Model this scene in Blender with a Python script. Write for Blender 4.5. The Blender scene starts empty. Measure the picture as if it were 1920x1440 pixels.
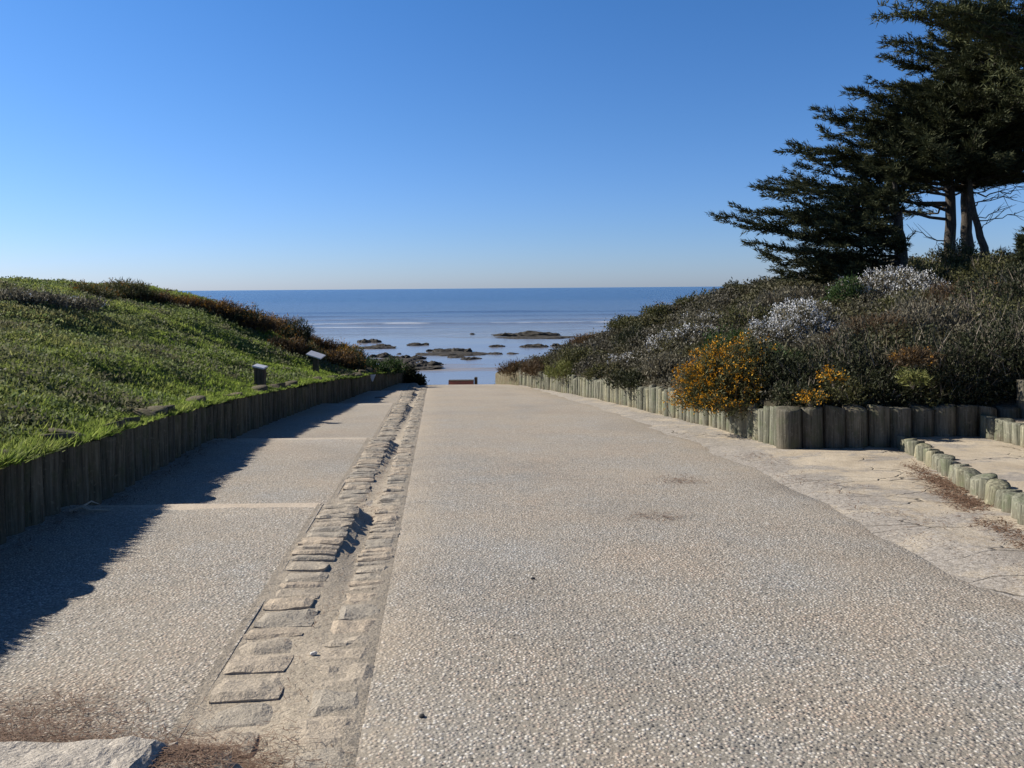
import bpy, math, random
import numpy as np
random.seed(7); rng = np.random.default_rng(7)
S = bpy.context.scene
COL = S.collection
R_ = math.radians
F, HZ, CAMH = 1450.0, 540.0, 1.65
ROLL = 0.0080

# ------------------------------------------------------------------ camera
cam = bpy.data.cameras.new('camera'); camo = bpy.data.objects.new('camera', cam); COL.objects.link(camo)
camo.location = (0, 0, CAMH); camo.rotation_euler = (R_(90), ROLL, 0)
cam.sensor_width = 36; cam.lens = 36*F/1920; cam.shift_y = -(720-HZ)/1920
cam.clip_end = 60000; cam.clip_start = 0.05
S.camera = camo

def ray(px, py):
    dx, dy = px-960, py-HZ
    c, s = math.cos(ROLL), math.sin(ROLL)
    return ((dx*c+dy*s)/F, (-dy*c+dx*s)/F)          # x and z per metre of depth
def at(px, py, d):
    a, b = ray(px, py); return np.array((a*d, d, CAMH+b*d))

# ------------------------------------------------------------------ tagging
def tag(o, label=None, cat=None, group=None, kind=None):
    if label: o['label'] = label
    if cat: o['category'] = cat
    if group: o['group'] = group
    if kind: o['kind'] = kind
    return o
def empty(name, loc=(0, 0, 0), **k):
    o = bpy.data.objects.new(name, None); COL.objects.link(o); o.location = tuple(loc); o.empty_display_size = .2
    return tag(o, **k)
def link(name, me, mat=None, parent=None, loc=None, **k):
    o = bpy.data.objects.new(name, me); COL.objects.link(o)
    if mat is not None and not me.materials: me.materials.append(mat)
    if parent is not None: o.parent = parent
    if loc is not None: o.location = tuple(loc)
    return tag(o, **k)
def meshnp(name, V, faces, smooth=False):
    """V (n,3); faces list of (m,k) int arrays"""
    V = np.asarray(V, dtype=np.float32)
    me = bpy.data.meshes.new(name)
    nl = sum(f.size for f in faces); nf = sum(len(f) for f in faces)
    me.vertices.add(len(V)); me.vertices.foreach_set('co', V.ravel())
    me.loops.add(nl); me.polygons.add(nf)
    me.loops.foreach_set('vertex_index', np.concatenate([f.ravel() for f in faces]).astype(np.int32))
    sizes = np.concatenate([np.full(len(f), f.shape[1]) for f in faces])
    st = np.concatenate([[0], np.cumsum(sizes)[:-1]])
    me.polygons.foreach_set('loop_start', st.astype(np.int32))
    me.polygons.foreach_set('loop_total', sizes.astype(np.int32))
    me.polygons.foreach_set('use_smooth', np.full(nf, smooth))
    me.update(calc_edges=True); me.validate()
    return me
class Geo:
    def __init__(s): s.V = []; s.F = {}; s.n = 0
    def add(s, V, F):
        V = np.asarray(V, float); F = np.asarray(F, int)
        s.V.append(V); s.F.setdefault(F.shape[1], []).append(F+s.n); s.n += len(V)
    def mesh(s, name, smooth=False):
        return meshnp(name, np.concatenate(s.V), [np.concatenate(f) for f in s.F.values()], smooth)
def gridfaces(nu, nv):
    i = np.arange(nu-1)[:, None]*nv + np.arange(nv-1)[None, :]
    return np.stack([i, i+nv, i+nv+1, i+1], -1).reshape(-1, 4)

def norm(a): return a/np.maximum(np.linalg.norm(a, axis=-1, keepdims=True), 1e-9)
def rdir(n):
    return norm(rng.normal(size=(n, 3)))
def blades(P, D, L, W):
    """thin triangles"""
    n = len(P); side = norm(np.cross(D, rdir(n)))*np.reshape(W, (-1, 1))*.5
    V = np.stack([P-side, P+side, P+D*np.reshape(L, (-1, 1))], 1).reshape(-1, 3)
    return V, np.arange(3*n).reshape(-1, 3)
def leaves(P, D, L, W):
    n = len(P); side = norm(np.cross(D, rdir(n)))*np.reshape(W, (-1, 1))*.5
    L = np.reshape(L, (-1, 1))
    V = np.stack([P, P+D*L*.45+side, P+D*L, P+D*L*.45-side], 1).reshape(-1, 3)
    return V, np.arange(4*n).reshape(-1, 4)
def tube(pts, radii, n=8):
    pts = np.asarray(pts, float); m = len(pts); V = []
    T = norm(np.gradient(pts, axis=0)); ref = np.array((.31, .17, .93)) if abs(T[0][2]) < .9 else np.array((1., .1, 0))
    a = np.linspace(0, 2*np.pi, n, endpoint=False)
    for p, t, r in zip(pts, T, radii):
        u = norm(np.cross(t, ref)); w = np.cross(t, u)
        V.append(p+r*(np.cos(a)[:, None]*u+np.sin(a)[:, None]*w))
    V = np.concatenate(V); i = np.arange(m-1)[:, None]*n
    j = np.arange(n)[None, :]; k = (j+1) % n
    return V, np.stack([i+j, i+k, i+n+k, i+n+j], -1).reshape(-1, 4)

# cheap value noise for shapes
_T = rng.random((64, 64, 64))
def vnoise(P, sc=1.0):
    q = np.asarray(P)*sc+100.0; i = np.floor(q).astype(int); f = q-i; f = f*f*(3-2*f); o = 0
    for a in (0, 1):
        for b in (0, 1):
            for c in (0, 1):
                w = (f[..., 0] if a else 1-f[..., 0])*(f[..., 1] if b else 1-f[..., 1])*(f[..., 2] if c else 1-f[..., 2])
                o = o+w*_T[(i[..., 0]+a) % 64, (i[..., 1]+b) % 64, (i[..., 2]+c) % 64]
    return o-.5
def fbm(P, sc=1.0, n=4):
    return sum(vnoise(P, sc*2**k)/2**k for k in range(n))

# ------------------------------------------------------------------ materials
class MB:
    def __init__(s, name, rough=.85, spec=.3):
        s.m = bpy.data.materials.new(name); s.m.use_nodes = True; s.t = s.m.node_tree; s.n = s.t.nodes
        s.b = s.n['Principled BSDF']; s.b.inputs['Roughness'].default_value = rough
        s.b.inputs['Specular IOR Level'].default_value = spec
        s._pos = None
    def node(s, typ, **k):
        n = s.n.new(typ)
        for a, v in k.items():
            if a[0] == '_':
                s.set(n.inputs[a[1:].replace('_', ' ')], v)
            else: setattr(n, a, v)
        return n
    def set(s, inp, v):
        if isinstance(v, bpy.types.NodeSocket): s.t.links.new(v, inp)
        else:
            if hasattr(inp.default_value, '__len__') and hasattr(v, '__len__') and len(v) == 3 and len(inp.default_value) == 4: v = (*v, 1)
            inp.default_value = v
    @property
    def pos(s):
        if s._pos is None: s._pos = s.n.new('ShaderNodeNewGeometry').outputs['Position']
        return s._pos
    def obj(s): return s.n.new('ShaderNodeTexCoord').outputs['Object']
    def scale(s, v, sc):
        n = s.n.new('ShaderNodeVectorMath'); n.operation = 'MULTIPLY'; s.set(n.inputs[0], v); n.inputs[1].default_value = sc; return n.outputs[0]
    def noise(s, sc, v=None, det=4, rough=.55, dist=0, color=False):
        n = s.n.new('ShaderNodeTexNoise'); s.set(n.inputs['Vector'], s.pos if v is None else v)
        n.inputs['Scale'].default_value = sc; n.inputs['Detail'].default_value = det; n.inputs['Roughness'].default_value = rough; n.inputs['Distortion'].default_value = dist
        return n.outputs['Color' if color else 'Fac']
    def vor(s, sc, v=None, feature='F1', rand=1.0):
        n = s.n.new('ShaderNodeTexVoronoi'); n.feature = feature; s.set(n.inputs['Vector'], s.pos if v is None else v)
        n.inputs['Scale'].default_value = sc; n.inputs['Randomness'].default_value = rand; return n
    def ramp(s, fac, stops, interp='LINEAR'):
        n = s.n.new('ShaderNodeValToRGB'); n.color_ramp.interpolation = interp; e = n.color_ramp.elements
        while len(e) < len(stops): e.new(.5)
        for el, (p, c) in zip(e, stops):
            el.position = p; el.color = (*c, 1) if hasattr(c, '__len__') else (c, c, c, 1)
        s.set(n.inputs[0], fac); return n.outputs[0]
    def mix(s, f, a, b, mode='MIX'):
        n = s.n.new('ShaderNodeMix'); n.data_type = 'RGBA'; n.blend_type = mode
        s.set(n.inputs[0], f); s.set(n.inputs[6], a); s.set(n.inputs[7], b); return n.outputs[2]
    def math(s, op, a, b=0.0, clamp=False):
        n = s.n.new('ShaderNodeMath'); n.operation = op; n.use_clamp = clamp; s.set(n.inputs[0], a); s.set(n.inputs[1], b); return n.outputs[0]
    def island(s): return s.n.new('ShaderNodeNewGeometry').outputs['Random Per Island']
    def orand(s): return s.n.new('ShaderNodeObjectInfo').outputs['Random']
    def sep(s, v):
        n = s.n.new('ShaderNodeSeparateXYZ'); s.set(n.inputs[0], v); return n.outputs
    def bump(s, h, strength=.5, dist=.02, prev=None):
        n = s.n.new('ShaderNodeBump'); n.inputs['Strength'].default_value = strength; n.inputs['Distance'].default_value = dist
        s.set(n.inputs['Height'], h)
        if prev is not None: s.set(n.inputs['Normal'], prev)
        s.set(s.b.inputs['Normal'], n.outputs[0]); return n.outputs[0]
    def col(s, c): s.set(s.b.inputs['Base Color'], c); return s.m

def foliage_mat(name, cols, patch=None, patch_sc=.7, transl=.25, rough=.7):
    m = MB(name, rough, .25)
    st = [(i/(max(1, len(cols)-1)), c) for i, c in enumerate(cols)]
    c = m.ramp(m.island(), st)
    if patch is not None:
        f = m.ramp(m.noise(patch_sc, det=3), [(.42, 0), (.62, 1)])
        c = m.mix(f, c, m.ramp(m.island(), [(0, patch[0]), (1, patch[1])]))
    m.col(c)
    if transl:
        t = m.node('ShaderNodeBsdfTranslucent'); m.set(t.inputs[0], c)
        mx = m.node('ShaderNodeMixShader'); mx.inputs[0].default_value = transl
        m.t.links.new(m.b.outputs[0], mx.inputs[1]); m.t.links.new(t.outputs[0], mx.inputs[2])
        m.t.links.new(mx.outputs[0], m.n['Material Output'].inputs[0])
    return m.m

def mat_aggregate(name, sandy=0.0):
    m = MB(name, .8, .3)
    warp = m.node('ShaderNodeVectorMath', operation='ADD')
    m.set(warp.inputs[0], m.pos); m.set(warp.inputs[1], m.scale(m.noise(9, det=2, color=True), (.012, .012, .0)))
    v = m.vor(52, warp.outputs[0]); v2 = m.vor(140, warp.outputs[0])
    peb = m.ramp(m.sep(v.outputs['Color'])[0], [(0, (.06, .058, .055)), (.2, (.22, .205, .185)), (.40, (.36, .32, .27)), (.58, (.34, .27, .22)), (.75, (.40, .36, .31)), (.9, (.46, .43, .38)), (1, (.54, .51, .47))])
    fine = m.ramp(m.sep(v2.outputs['Color'])[0], [(0, (.16, .15, .13)), (.5, (.30, .27, .23)), (1, (.46, .42, .36))])
    gap = m.ramp(v.outputs['Distance'], [(.34, 1), (.62, 0)])
    c = m.mix(gap, m.mix(.55, fine, (.145, .13, .105)), peb)
    c = m.mix(1.0, c, (1.17, 1.19, 1.205), 'MULTIPLY')
    hue = m.ramp(m.noise(.9, det=3, rough=.6), [(.3, (.95, 1.0, 1.07)), (.5, (1, .99, .98)), (.72, (1.06, .985, .92))])
    c = m.mix(1.0, c, hue, 'MULTIPLY')
    # sand settling over the pebbles, thicker down the slope
    y = m.sep(m.pos)[1]
    far = m.math('MULTIPLY', m.math('SUBTRACT', y, 6), .03, True)
    s = m.math('ADD', m.math('MULTIPLY', far, .95), m.math('MULTIPLY', m.math('SUBTRACT', m.noise(.55, det=5, rough=.65), .45), 1.1))
    at_ = m.node('ShaderNodeAttribute'); at_.attribute_name = 'rim'
    s = m.math('ADD', s, m.math('MULTIPLY', at_.outputs['Fac'], m.ramp(m.noise(1.9, det=5, rough=.7), [(.36, 0), (.62, 1)])))
    s = m.math('ADD', s, sandy, True)
    s = m.math('MULTIPLY', s, m.ramp(m.noise(30, det=3), [(.3, .45), (.65, 1)]))
    sand = m.ramp(m.noise(120, det=2), [(.3, (.36, .30, .225)), (.7, (.46, .39, .30))])
    c = m.mix(s, c, sand)
    dirt = m.ramp(m.noise(.35, det=6, rough=.7), [(.48, 0), (.75, .42)])
    c = m.mix(dirt, c, (.19, .165, .135))
    h = m.math('ADD', m.math('MULTIPLY', m.ramp(v.outputs['Distance'], [(.05, 1), (.6, 0)]), m.math('SUBTRACT', 1.0, m.math('MULTIPLY', s, .6))), m.math('MULTIPLY', m.noise(160, det=2), .3))
    h = m.math('ADD', h, m.math('MULTIPLY', m.sep(v.outputs['Color'])[1], .5))
    m.bump(h, .85, .006)
    return m.col(c)

def mat_sand():
    m = MB('sand', .92, .15)
    c = m.ramp(m.noise(1.3, det=6, rough=.65), [(.3, (.36, .30, .225)), (.5, (.45, .385, .295)), (.72, (.52, .45, .35))])
    g = m.ramp(m.noise(90, det=3, rough=.7), [(.35, .84), (.65, 1.1)])
    c = m.mix(1.0, c, g, 'MULTIPLY')
    # worn concrete showing through along the road edge, split by cracks
    at_ = m.node('ShaderNodeAttribute'); at_.attribute_name = 'rim'; rim = at_.outputs['Fac']
    con = m.ramp(m.math('ADD', m.noise(1.5, det=6, rough=.65), m.math('MULTIPLY', rim, .12)), [(.52, 0), (.60, .85)])
    x, y, z = m.sep(m.pos)
    c = m.mix(con, c, m.ramp(m.noise(22, det=4), [(.3, (.21, .195, .18)), (.7, (.36, .325, .285))]))
    pv = m.vor(55); pb = m.ramp(m.sep(pv.outputs['Color'])[0], [(0, (.12, .11, .10)), (.5, (.33, .30, .26)), (1, (.5, .47, .43))])
    c = m.mix(m.math('MULTIPLY', m.ramp(m.math('ADD', m.noise(2.6, det=5, rough=.7), m.math('MULTIPLY', rim, .35)), [(.62, 0), (.74, .8)]), m.ramp(pv.outputs['Distance'], [(.3, 1), (.6, .25)])), c, pb)
    spk = m.vor(26); c = m.mix(m.math('MULTIPLY', m.ramp(spk.outputs['Distance'], [(.10, 1), (.16, 0)]), m.ramp(m.noise(.9, det=3), [(.45, 0), (.6, .8)])), c, (.13, .10, .075))
    cv = m.node('ShaderNodeVectorMath', operation='ADD'); m.set(cv.inputs[0], m.scale(m.pos, (1.1, 2.6, .2))); m.set(cv.inputs[1], m.scale(m.noise(1.4, det=4, color=True), (.7, .7, 0)))
    cr = m.vor(1.0, cv.outputs[0], 'DISTANCE_TO_EDGE')
    crack = m.math('MULTIPLY', m.ramp(cr.outputs['Distance'], [(0, 1), (.022, 0)]), m.ramp(m.noise(.9, det=2), [(.50, 0), (.57, .9)]))
    c = m.mix(crack, c, (.14, .12, .095))
    h = m.math('SUBTRACT', m.math('ADD', m.noise(6, det=5), m.math('MULTIPLY', m.noise(70, det=3), .35)), m.math('MULTIPLY', crack, 1.2))
    m.bump(h, .6, .025)
    return m.col(c)

def mat_stone(name, cols, sc=6, bump=.6):
    m = MB(name, .88, .25)
    o = m.pos
    c = m.ramp(m.noise(sc, det=6, rough=.65), [(.25, cols[0]), (.5, cols[1]), (.75, cols[2])])
    sp = m.vor(120); c = m.mix(m.ramp(m.sep(sp.outputs['Color'])[0], [(.6, 0), (.95, .5)]), c, tuple(min(1, k*1.35) for k in cols[2]))
    c = m.mix(m.ramp(m.noise(45, det=3), [(.55, 0), (.75, .55)]), c, tuple(k*.5 for k in cols[0]))
    isl = m.ramp(m.island(), [(0, (.78, .80, .82)), (.5, (1, .98, .95)), (1, (1.12, 1.04, .96))])
    c = m.mix(1, c, isl, 'MULTIPLY')
    m.bump(m.math('ADD', m.noise(14, det=6, rough=.65), m.math('MULTIPLY', m.noise(60, det=3), .4)), bump, .03)
    return m.col(c)

def mat_wood(name, a, b, dk, moss):
    m = MB(name, .85, .2)
    o = m.obj(); r = m.orand()
    off = m.node('ShaderNodeCombineXYZ'); m.set(off.inputs[2], m.math('MULTIPLY', r, 37.0)); m.set(off.inputs[0], m.math('MULTIPLY', r, 11.0))
    ad = m.node('ShaderNodeVectorMath', operation='ADD'); m.set(ad.inputs[0], o); m.set(ad.inputs[1], off.outputs[0]); o2 = ad.outputs[0]
    st = m.noise(1, m.scale(o2, (26, 26, 1.6)), det=5, rough=.65)
    c = m.ramp(st, [(.30, dk), (.45, a), (.64, b)])
    spl = m.noise(1, m.scale(o2, (60, 60, .9)), det=3, rough=.6); c = m.mix(m.ramp(spl, [(.34, .85), (.40, 0)]), c, tuple(k*.5 for k in dk))
    oz = m.sep(o)[2]; soil = m.math('MULTIPLY', m.ramp(oz, [(.0, 1), (.16, 0)]), m.ramp(m.noise(7, o2, det=4), [(.35, .2), (.6, .9)])); c = m.mix(soil, c, (.14, .115, .08))
    c = m.mix(m.ramp(m.noise(24, o2, det=4), [(.58, 0), (.7, .5)]), c, tuple(min(1, k*1.5) for k in b))
    c = m.mix(m.ramp(m.noise(5, o2, det=4), [(.5, 0), (.68, .7)]), c, moss)
    c = m.mix(1, c, m.ramp(r, [(0, (.72, .72, .7)), (.5, (1, 1, 1)), (1, (1.2, 1.14, 1.02))]), 'MULTIPLY')
    m.bump(m.math('ADD', st, m.math('MULTIPLY', m.noise(9, o2, det=3), .5)), .6, .03)
    return m.col(c)

M = {}
M['road'] = mat_aggregate('road_aggregate', 0.0)
M['path'] = mat_aggregate('path_aggregate', .14)
M['sand'] = mat_sand()
M['sett'] = mat_stone('granite_setts', [(.25, .225, .19), (.34, .305, .255), (.42, .37, .30)])
M['block'] = mat_stone('granite_block', [(.26, .245, .22), (.36, .335, .30), (.46, .43, .385)], 9, .8)
M['lip'] = mat_stone('pale_concrete', [(.38, .33, .27), (.46, .40, .33), (.52, .46, .38)], 5, .3)
M['mortar'] = mat_stone('sandy_mortar', [(.27, .24, .195), (.35, .31, .25), (.42, .37, .30)], 4, .5)
M['log_r'] = mat_wood('grey_green_timber', (.155, .155, .118), (.27, .265, .205), (.06, .058, .045), (.13, .15, .09))
M['log_shade'] = mat_wood('shade_toned_timber', (.115, .105, .08), (.185, .17, .135), (.045, .042, .032), (.09, .10, .06))  # browner timber, darkened so its colour carries the front and upper walls' shade
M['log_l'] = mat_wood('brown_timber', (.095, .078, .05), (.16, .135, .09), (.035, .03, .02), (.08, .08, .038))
M['bark'] = mat_wood('conifer_bark', (.05, .042, .036), (.095, .082, .072), (.02, .016, .014), (.065, .062, .045))
M['twig'] = foliage_mat('twigs_grey', [(.08, .066, .05), (.18, .15, .115), (.30, .26, .205)], transl=0)
M['twig_br'] = foliage_mat('twigs_brown', [(.05, .035, .025), (.11, .08, .055), (.16, .12, .085)], transl=0)
M['leaf_dark'] = foliage_mat('leaves_dark', [(.013, .017, .008), (.028, .034, .015), (.065, .07, .032)])
M['leaf_olive'] = foliage_mat('leaves_olive', [(.035, .040, .015), (.08, .082, .03), (.15, .145, .06)])
M['leaf_green'] = foliage_mat('leaves_green', [(.02, .045, .012), (.04, .075, .02), (.07, .11, .03)])
M['leaf_lime'] = foliage_mat('leaves_lime', [(.09, .11, .03), (.16, .17, .05), (.22, .22, .07)])
M['leaf_grey'] = foliage_mat('leaves_grey', [(.06, .056, .036), (.13, .118, .08), (.25, .228, .165)])
M['leaf_brown'] = foliage_mat('leaves_brown', [(.05, .032, .018), (.085, .055, .028), (.13, .085, .04)])
M['fl_orange'] = foliage_mat('flowers_orange', [(.40, .16, .008), (.55, .26, .012), (.66, .38, .03)], transl=.2)
M['fl_rust'] = foliage_mat('flowers_rust', [(.17, .075, .015), (.27, .13, .02), (.36, .2, .03)], transl=.2)
M['fl_white'] = foliage_mat('blossom_white', [(.45, .46, .47), (.66, .67, .68), (.8, .8, .8)], transl=.2)
M['fl_cream'] = foliage_mat('leaves_cream', [(.4, .42, .25), (.6, .62, .42), (.7, .7, .5)], transl=.2)
M['conifer'] = foliage_mat('conifer_needles', [(.022, .028, .014), (.042, .052, .024), (.085, .09, .04)], transl=.15)
M['pine'] = foliage_mat('pine_needles', [(.03, .04, .016), (.06, .07, .026), (.11, .115, .045)], transl=.2)
M['needle_litter'] = foliage_mat('dry_needles', [(.09, .05, .03), (.16, .095, .06), (.24, .16, .11)], transl=0)

# ------------------------------------------------------------------ profile of the descent
def RZ(y):
    y = np.asarray(y, float)
    e = np.clip(y-31, 0, 14)
    z = -.075*y-.005*e*e-.14*np.clip(y-45, 0, None)
    return np.maximum(z, -6.3)
SEA = -6.65
def beachz(x, y):
    P = np.stack([np.asarray(x, float), np.asarray(y, float), np.zeros_like(np.asarray(x, float))], -1)
    base = -6.15-.00625*(P[..., 1]-50)
    return base+.14*fbm(P*np.array((.5, 1.6, 1)), .05, 4)
XLp = np.array([(-6, -2.2), (2.5, -3.72), (6.4, -4.36), (9, -4.75), (12.3, -5.2), (15, -5.40), (20, -5.42), (25, -5.3), (28, -5.2), (33, -5.02), (36, -4.95), (60, -4.4)])
XL = lambda y: np.interp(y, XLp[:, 0], XLp[:, 1])
XRp = np.array([(12, 4.28), (14.9, 4.06), (18.2, 3.54), (23.2, 2.72), (27.1, 1.77), (31, .86), (36, -.35), (60, -5)])
XR = lambda y: np.interp(y, XRp[:, 0], XRp[:, 1])
XE = lambda y: -.33-.1*np.asarray(y, float)
XTp = np.array([(-6, 3.5), (0, 3.5), (5.2, 3.46), (9.2, 3.42), (11.9, 3.38), (18.2, 2.89), (25, 1.92), (32.7, .56), (38, -.6), (60, -5.4)])
XT = lambda y: np.interp(y, XTp[:, 0], XTp[:, 1])
LIPS = [2.9, 7.6, 13.1, 21.1, 27.0, 33.0]
def hpath(y):
    for a, b in zip(LIPS[:-1], LIPS[1:]):
        if a <= y < b: return -.025+.14*((y-a)/(b-a))**1.25
    return .15 if y < 2.9 else .012

# ------------------------------------------------------------------ banks (thin-plate height fields)
class TPS:
    def __init__(s, pts):
        p = np.asarray(pts, float); s.p = p[:, :2]; n = len(p)
        K = s.U(np.linalg.norm(s.p[:, None]-s.p[None], axis=-1))+np.eye(n)*.6
        Pm = np.c_[np.ones(n), s.p]; A = np.block([[K, Pm], [Pm.T, np.zeros((3, 3))]])
        s.w = np.linalg.solve(A, np.r_[p[:, 2], 0, 0, 0])
    def U(s, r): return np.where(r > 0, r*r*np.log(np.maximum(r, 1e-9)), 0)
    def __call__(s, x, y):
        q = np.stack([np.asarray(x, float), np.asarray(y, float)], -1); sh = q.shape[:-1]; q = q.reshape(-1, 2)
        o = np.concatenate([s.U(np.linalg.norm(c[:, None]-s.p[None], axis=-1))@s.w[:-3] for c in np.array_split(q, max(1, len(q)//4000))])
        return (o+s.w[-3]+q@s.w[-2:]).reshape(sh)
pix = lambda L, dz=0: [tuple(at(*a)+np.array((0, 0, dz))) for a in L]
Lpts = [(float(XL(y)), y, float(RZ(y))+.72) for y in (-4, 0, 3, 6, 9, 12, 15, 18, 21, 24, 27, 30, 33, 36)]
Lpts += pix([(0, 700, 10), (0, 610, 14), (0, 550, 17.5), (130, 640, 15), (130, 552, 21), (280, 549, 26), (300, 680, 15), (300, 605, 21), (400, 557, 29), (500, 692, 19.5), (500, 645, 25), (490, 600, 32), (600, 692, 25), (600, 668, 29), (600, 650, 34), (680, 695, 30), (680, 686, 35)])
Lpts += [(-20, 20, 2.0), (-30, 10, 2.3), (-15, 33, 1.0), (-12, 39, -.8), (-9, 40, -2.0), (-6.5, 41, -3.6), (-5, 42, -4.2), (-20, 40, -1), (-10, 47, -5.6), (-20, 52, -5.6), (-40, 40, -2), (-8, 2, .9), (-12, 0, 1.6), (-30, -5, 2.2), (-40, 55, -6), (-7, -4, .9)]
zL0 = TPS(Lpts)
def zL(x, y):
    x = np.asarray(x, float); y = np.asarray(y, float)
    t = np.clip((XL(y)-x)/1.5, 0, 1)
    P = np.stack([x, y, 0*x], -1)
    return np.maximum(zL0(x, y)+t*(.36*fbm(P, .40, 5)), -6.4)
Rpts = [(float(XR(y)), y, float(RZ(y))+.60) for y in (12, 15, 18, 21, 24, 27, 30, 33, 36)]
Rpts += [(x, 12.0, -.28) for x in (5, 6, 7, 8)]
Rpts += pix([(1000, 680, 34), (1100, 665, 28), (1100, 640, 32), (1250, 690, 20), (1250, 640, 24), (1250, 592, 30), (1400, 690, 16), (1400, 630, 20), (1400, 570, 27), (1550, 705, 13.5), (1550, 630, 17), (1550, 570, 22), (1550, 536, 26), (1750, 700, 13.5), (1750, 615, 17), (1750, 546, 23), (1750, 516, 26), (1900, 700, 13), (1900, 605, 17), (1900, 538, 22), (1350, 560, 31)], -.15)
Rpts += [(25, 25, 2.4), (30, 15, 2.3), (20, 12, 1.5), (20, 35, 1.7), (12, 39, 0), (6, 41, -2.6), (1.5, 41, -3.9), (4, 49, -6), (15, 49, -4.2), (30, 47, -2.5), (35, 60, -6), (12, 11, .5)]
zR0 = TPS(Rpts)
def zR(x, y):
    x = np.asarray(x, float); y = np.asarray(y, float)
    t = np.clip((x-XR(y))/1.5, 0, 1); P = np.stack([x, y, 0*x], -1)
    return np.maximum(zR0(x, y)+t*(.25*fbm(P, .5, 4)), -6.4)
def hit(px, py, side):
    d = np.linspace(5, 60, 1400); a, b = ray(px, py); X = a*d; Z = CAMH+b*d
    if side == 'L': g = np.where(X < XL(d)-.1, zL(X, d), -99)
    else: g = np.where((X > XR(d)+.1) & (d > 12.1), zR(X, d), -99)
    k = np.argmax(Z <= g)
    if Z[k] > g[k]:                                  # grazing over the ridge: take the closest approach
        k = int(np.argmin(Z-g))
    return np.array((X[k], d[k], g[k]))

m = MB('bank_soil', .95, .1)
c = m.ramp(m.noise(1.2, det=6, rough=.7), [(.3, (.07, .10, .025)), (.5, (.11, .14, .04)), (.7, (.14, .13, .06))])
m.bump(m.noise(9, det=6, rough=.7), .8, .08); M['soil_l'] = m.col(c)
m = MB('scrub_soil', .95, .1)
c = m.ramp(m.noise(1.6, det=6, rough=.7), [(.3, (.03, .03, .018)), (.5, (.06, .052, .036)), (.7, (.085, .075, .055))])
m.bump(m.noise(9, det=6, rough=.7), .8, .08); M['soil_r'] = m.col(c)

ys = np.concatenate([np.linspace(-6, 40, 140), np.linspace(41, 60, 20)])
ts = np.concatenate([[0], np.geomspace(.12, 45, 70)])
Y, Tt = np.meshgrid(ys, ts, indexing='ij'); X = XL(Y)-.06-Tt
V = np.stack([X, Y, zL(X, Y)], -1)
skirt = V[:, :1].copy(); skirt[..., 2] -= 1.5
V = np.concatenate([skirt, V], 1)
link('grassy_bank', meshnp('grassy_bank', V.reshape(-1, 3), [gridfaces(len(ys), len(ts)+1)[:, ::-1]], True), M['soil_l'], kind='structure')
ys2 = np.concatenate([np.linspace(12.12, 42, 110), np.linspace(43, 62, 20)])
Y, Tt = np.meshgrid(ys2, ts, indexing='ij'); X = XR(Y)+.06+Tt
V = np.stack([X, Y, zR(X, Y)], -1)
skirt = V[:, :1].copy(); skirt[..., 2] -= 1.5; V = np.concatenate([skirt, V], 1)
front = V[:1].copy(); front[..., 2] -= 1.5; V = np.concatenate([front, V], 0)
link('scrub_bank', meshnp('scrub_bank', V.reshape(-1, 3), [gridfaces(len(ys2)+1, len(ts)+1)], True), M['soil_r'], kind='structure')

# ------------------------------------------------------------------ ground, road, stepped path
def sheet(name, ys, xa, xb, zf, nx, mat, amp=0):
    V = []
    for y in ys:
        x = np.linspace(xa(y), xb(y), nx); V.append(np.stack([x, np.full(nx, y), zf(x, np.full(nx, y))], -1))
    V = np.concatenate(V)
    if amp: V[:, 2] += amp*fbm(V, 1.1, 4)
    me = meshnp(name, V, [gridfaces(len(ys), nx)[:, ::-1]], True)
    me.attributes.new('rim', 'FLOAT', 'POINT').data.foreach_set('value', np.clip(1-(V[:, 0]-XT(V[:, 1]))/1.1, 0, 1).astype(np.float32))
    return link(name, me, mat, kind='structure')
yy = np.concatenate([np.linspace(-30, 0, 16), np.linspace(.25, 58, 232)])
sheet('sandy_ground', yy, lambda y: -9.0, lambda y: 13.0, lambda x, y: RZ(y)-.04+.046*np.clip((x-XT(y)+.5)/.55, 0, 1)+.02*np.clip((x-XT(y)), 0, 1.5), 240, M['sand'], .05)
yr = np.concatenate([np.linspace(-6, 2, 20), np.linspace(2.1, 55, 520)])
def road_z(x, y):
    e = np.minimum(x-XE(y), XT(y)-x)
    return RZ(y)-.03*np.clip(1-e/.12, 0, 1)
V = []
for y in yr:
    jit = .2*float(fbm(np.array([[3.0, y, 0]]), .9, 6)[0])
    a, b = float(XE(y)), float(XT(y))+jit*1.6
    x = np.r_[a, a+.06, np.linspace(a+.3, b-.7, 20), b-.4, b-.08, b+.1]; z = np.full(len(x), float(RZ(y)))
    z[0] -= .004; z[-1] -= .10; z[-2] -= .03; z[-3] -= .006
    V.append(np.stack([x, np.full(len(x), y), z], -1))
V = np.concatenate(V); me = meshnp('road', V, [gridfaces(len(yr), 25)[:, ::-1]], True)
ed = np.clip(1-np.minimum(V[:, 0]-XE(V[:, 1])+.15, XT(V[:, 1])-V[:, 0]+.1)/.75, 0, 1)
me.attributes.new('rim', 'FLOAT', 'POINT').data.foreach_set('value', ed.astype(np.float32))
link('road', me, M['road'], kind='structure')

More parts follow.
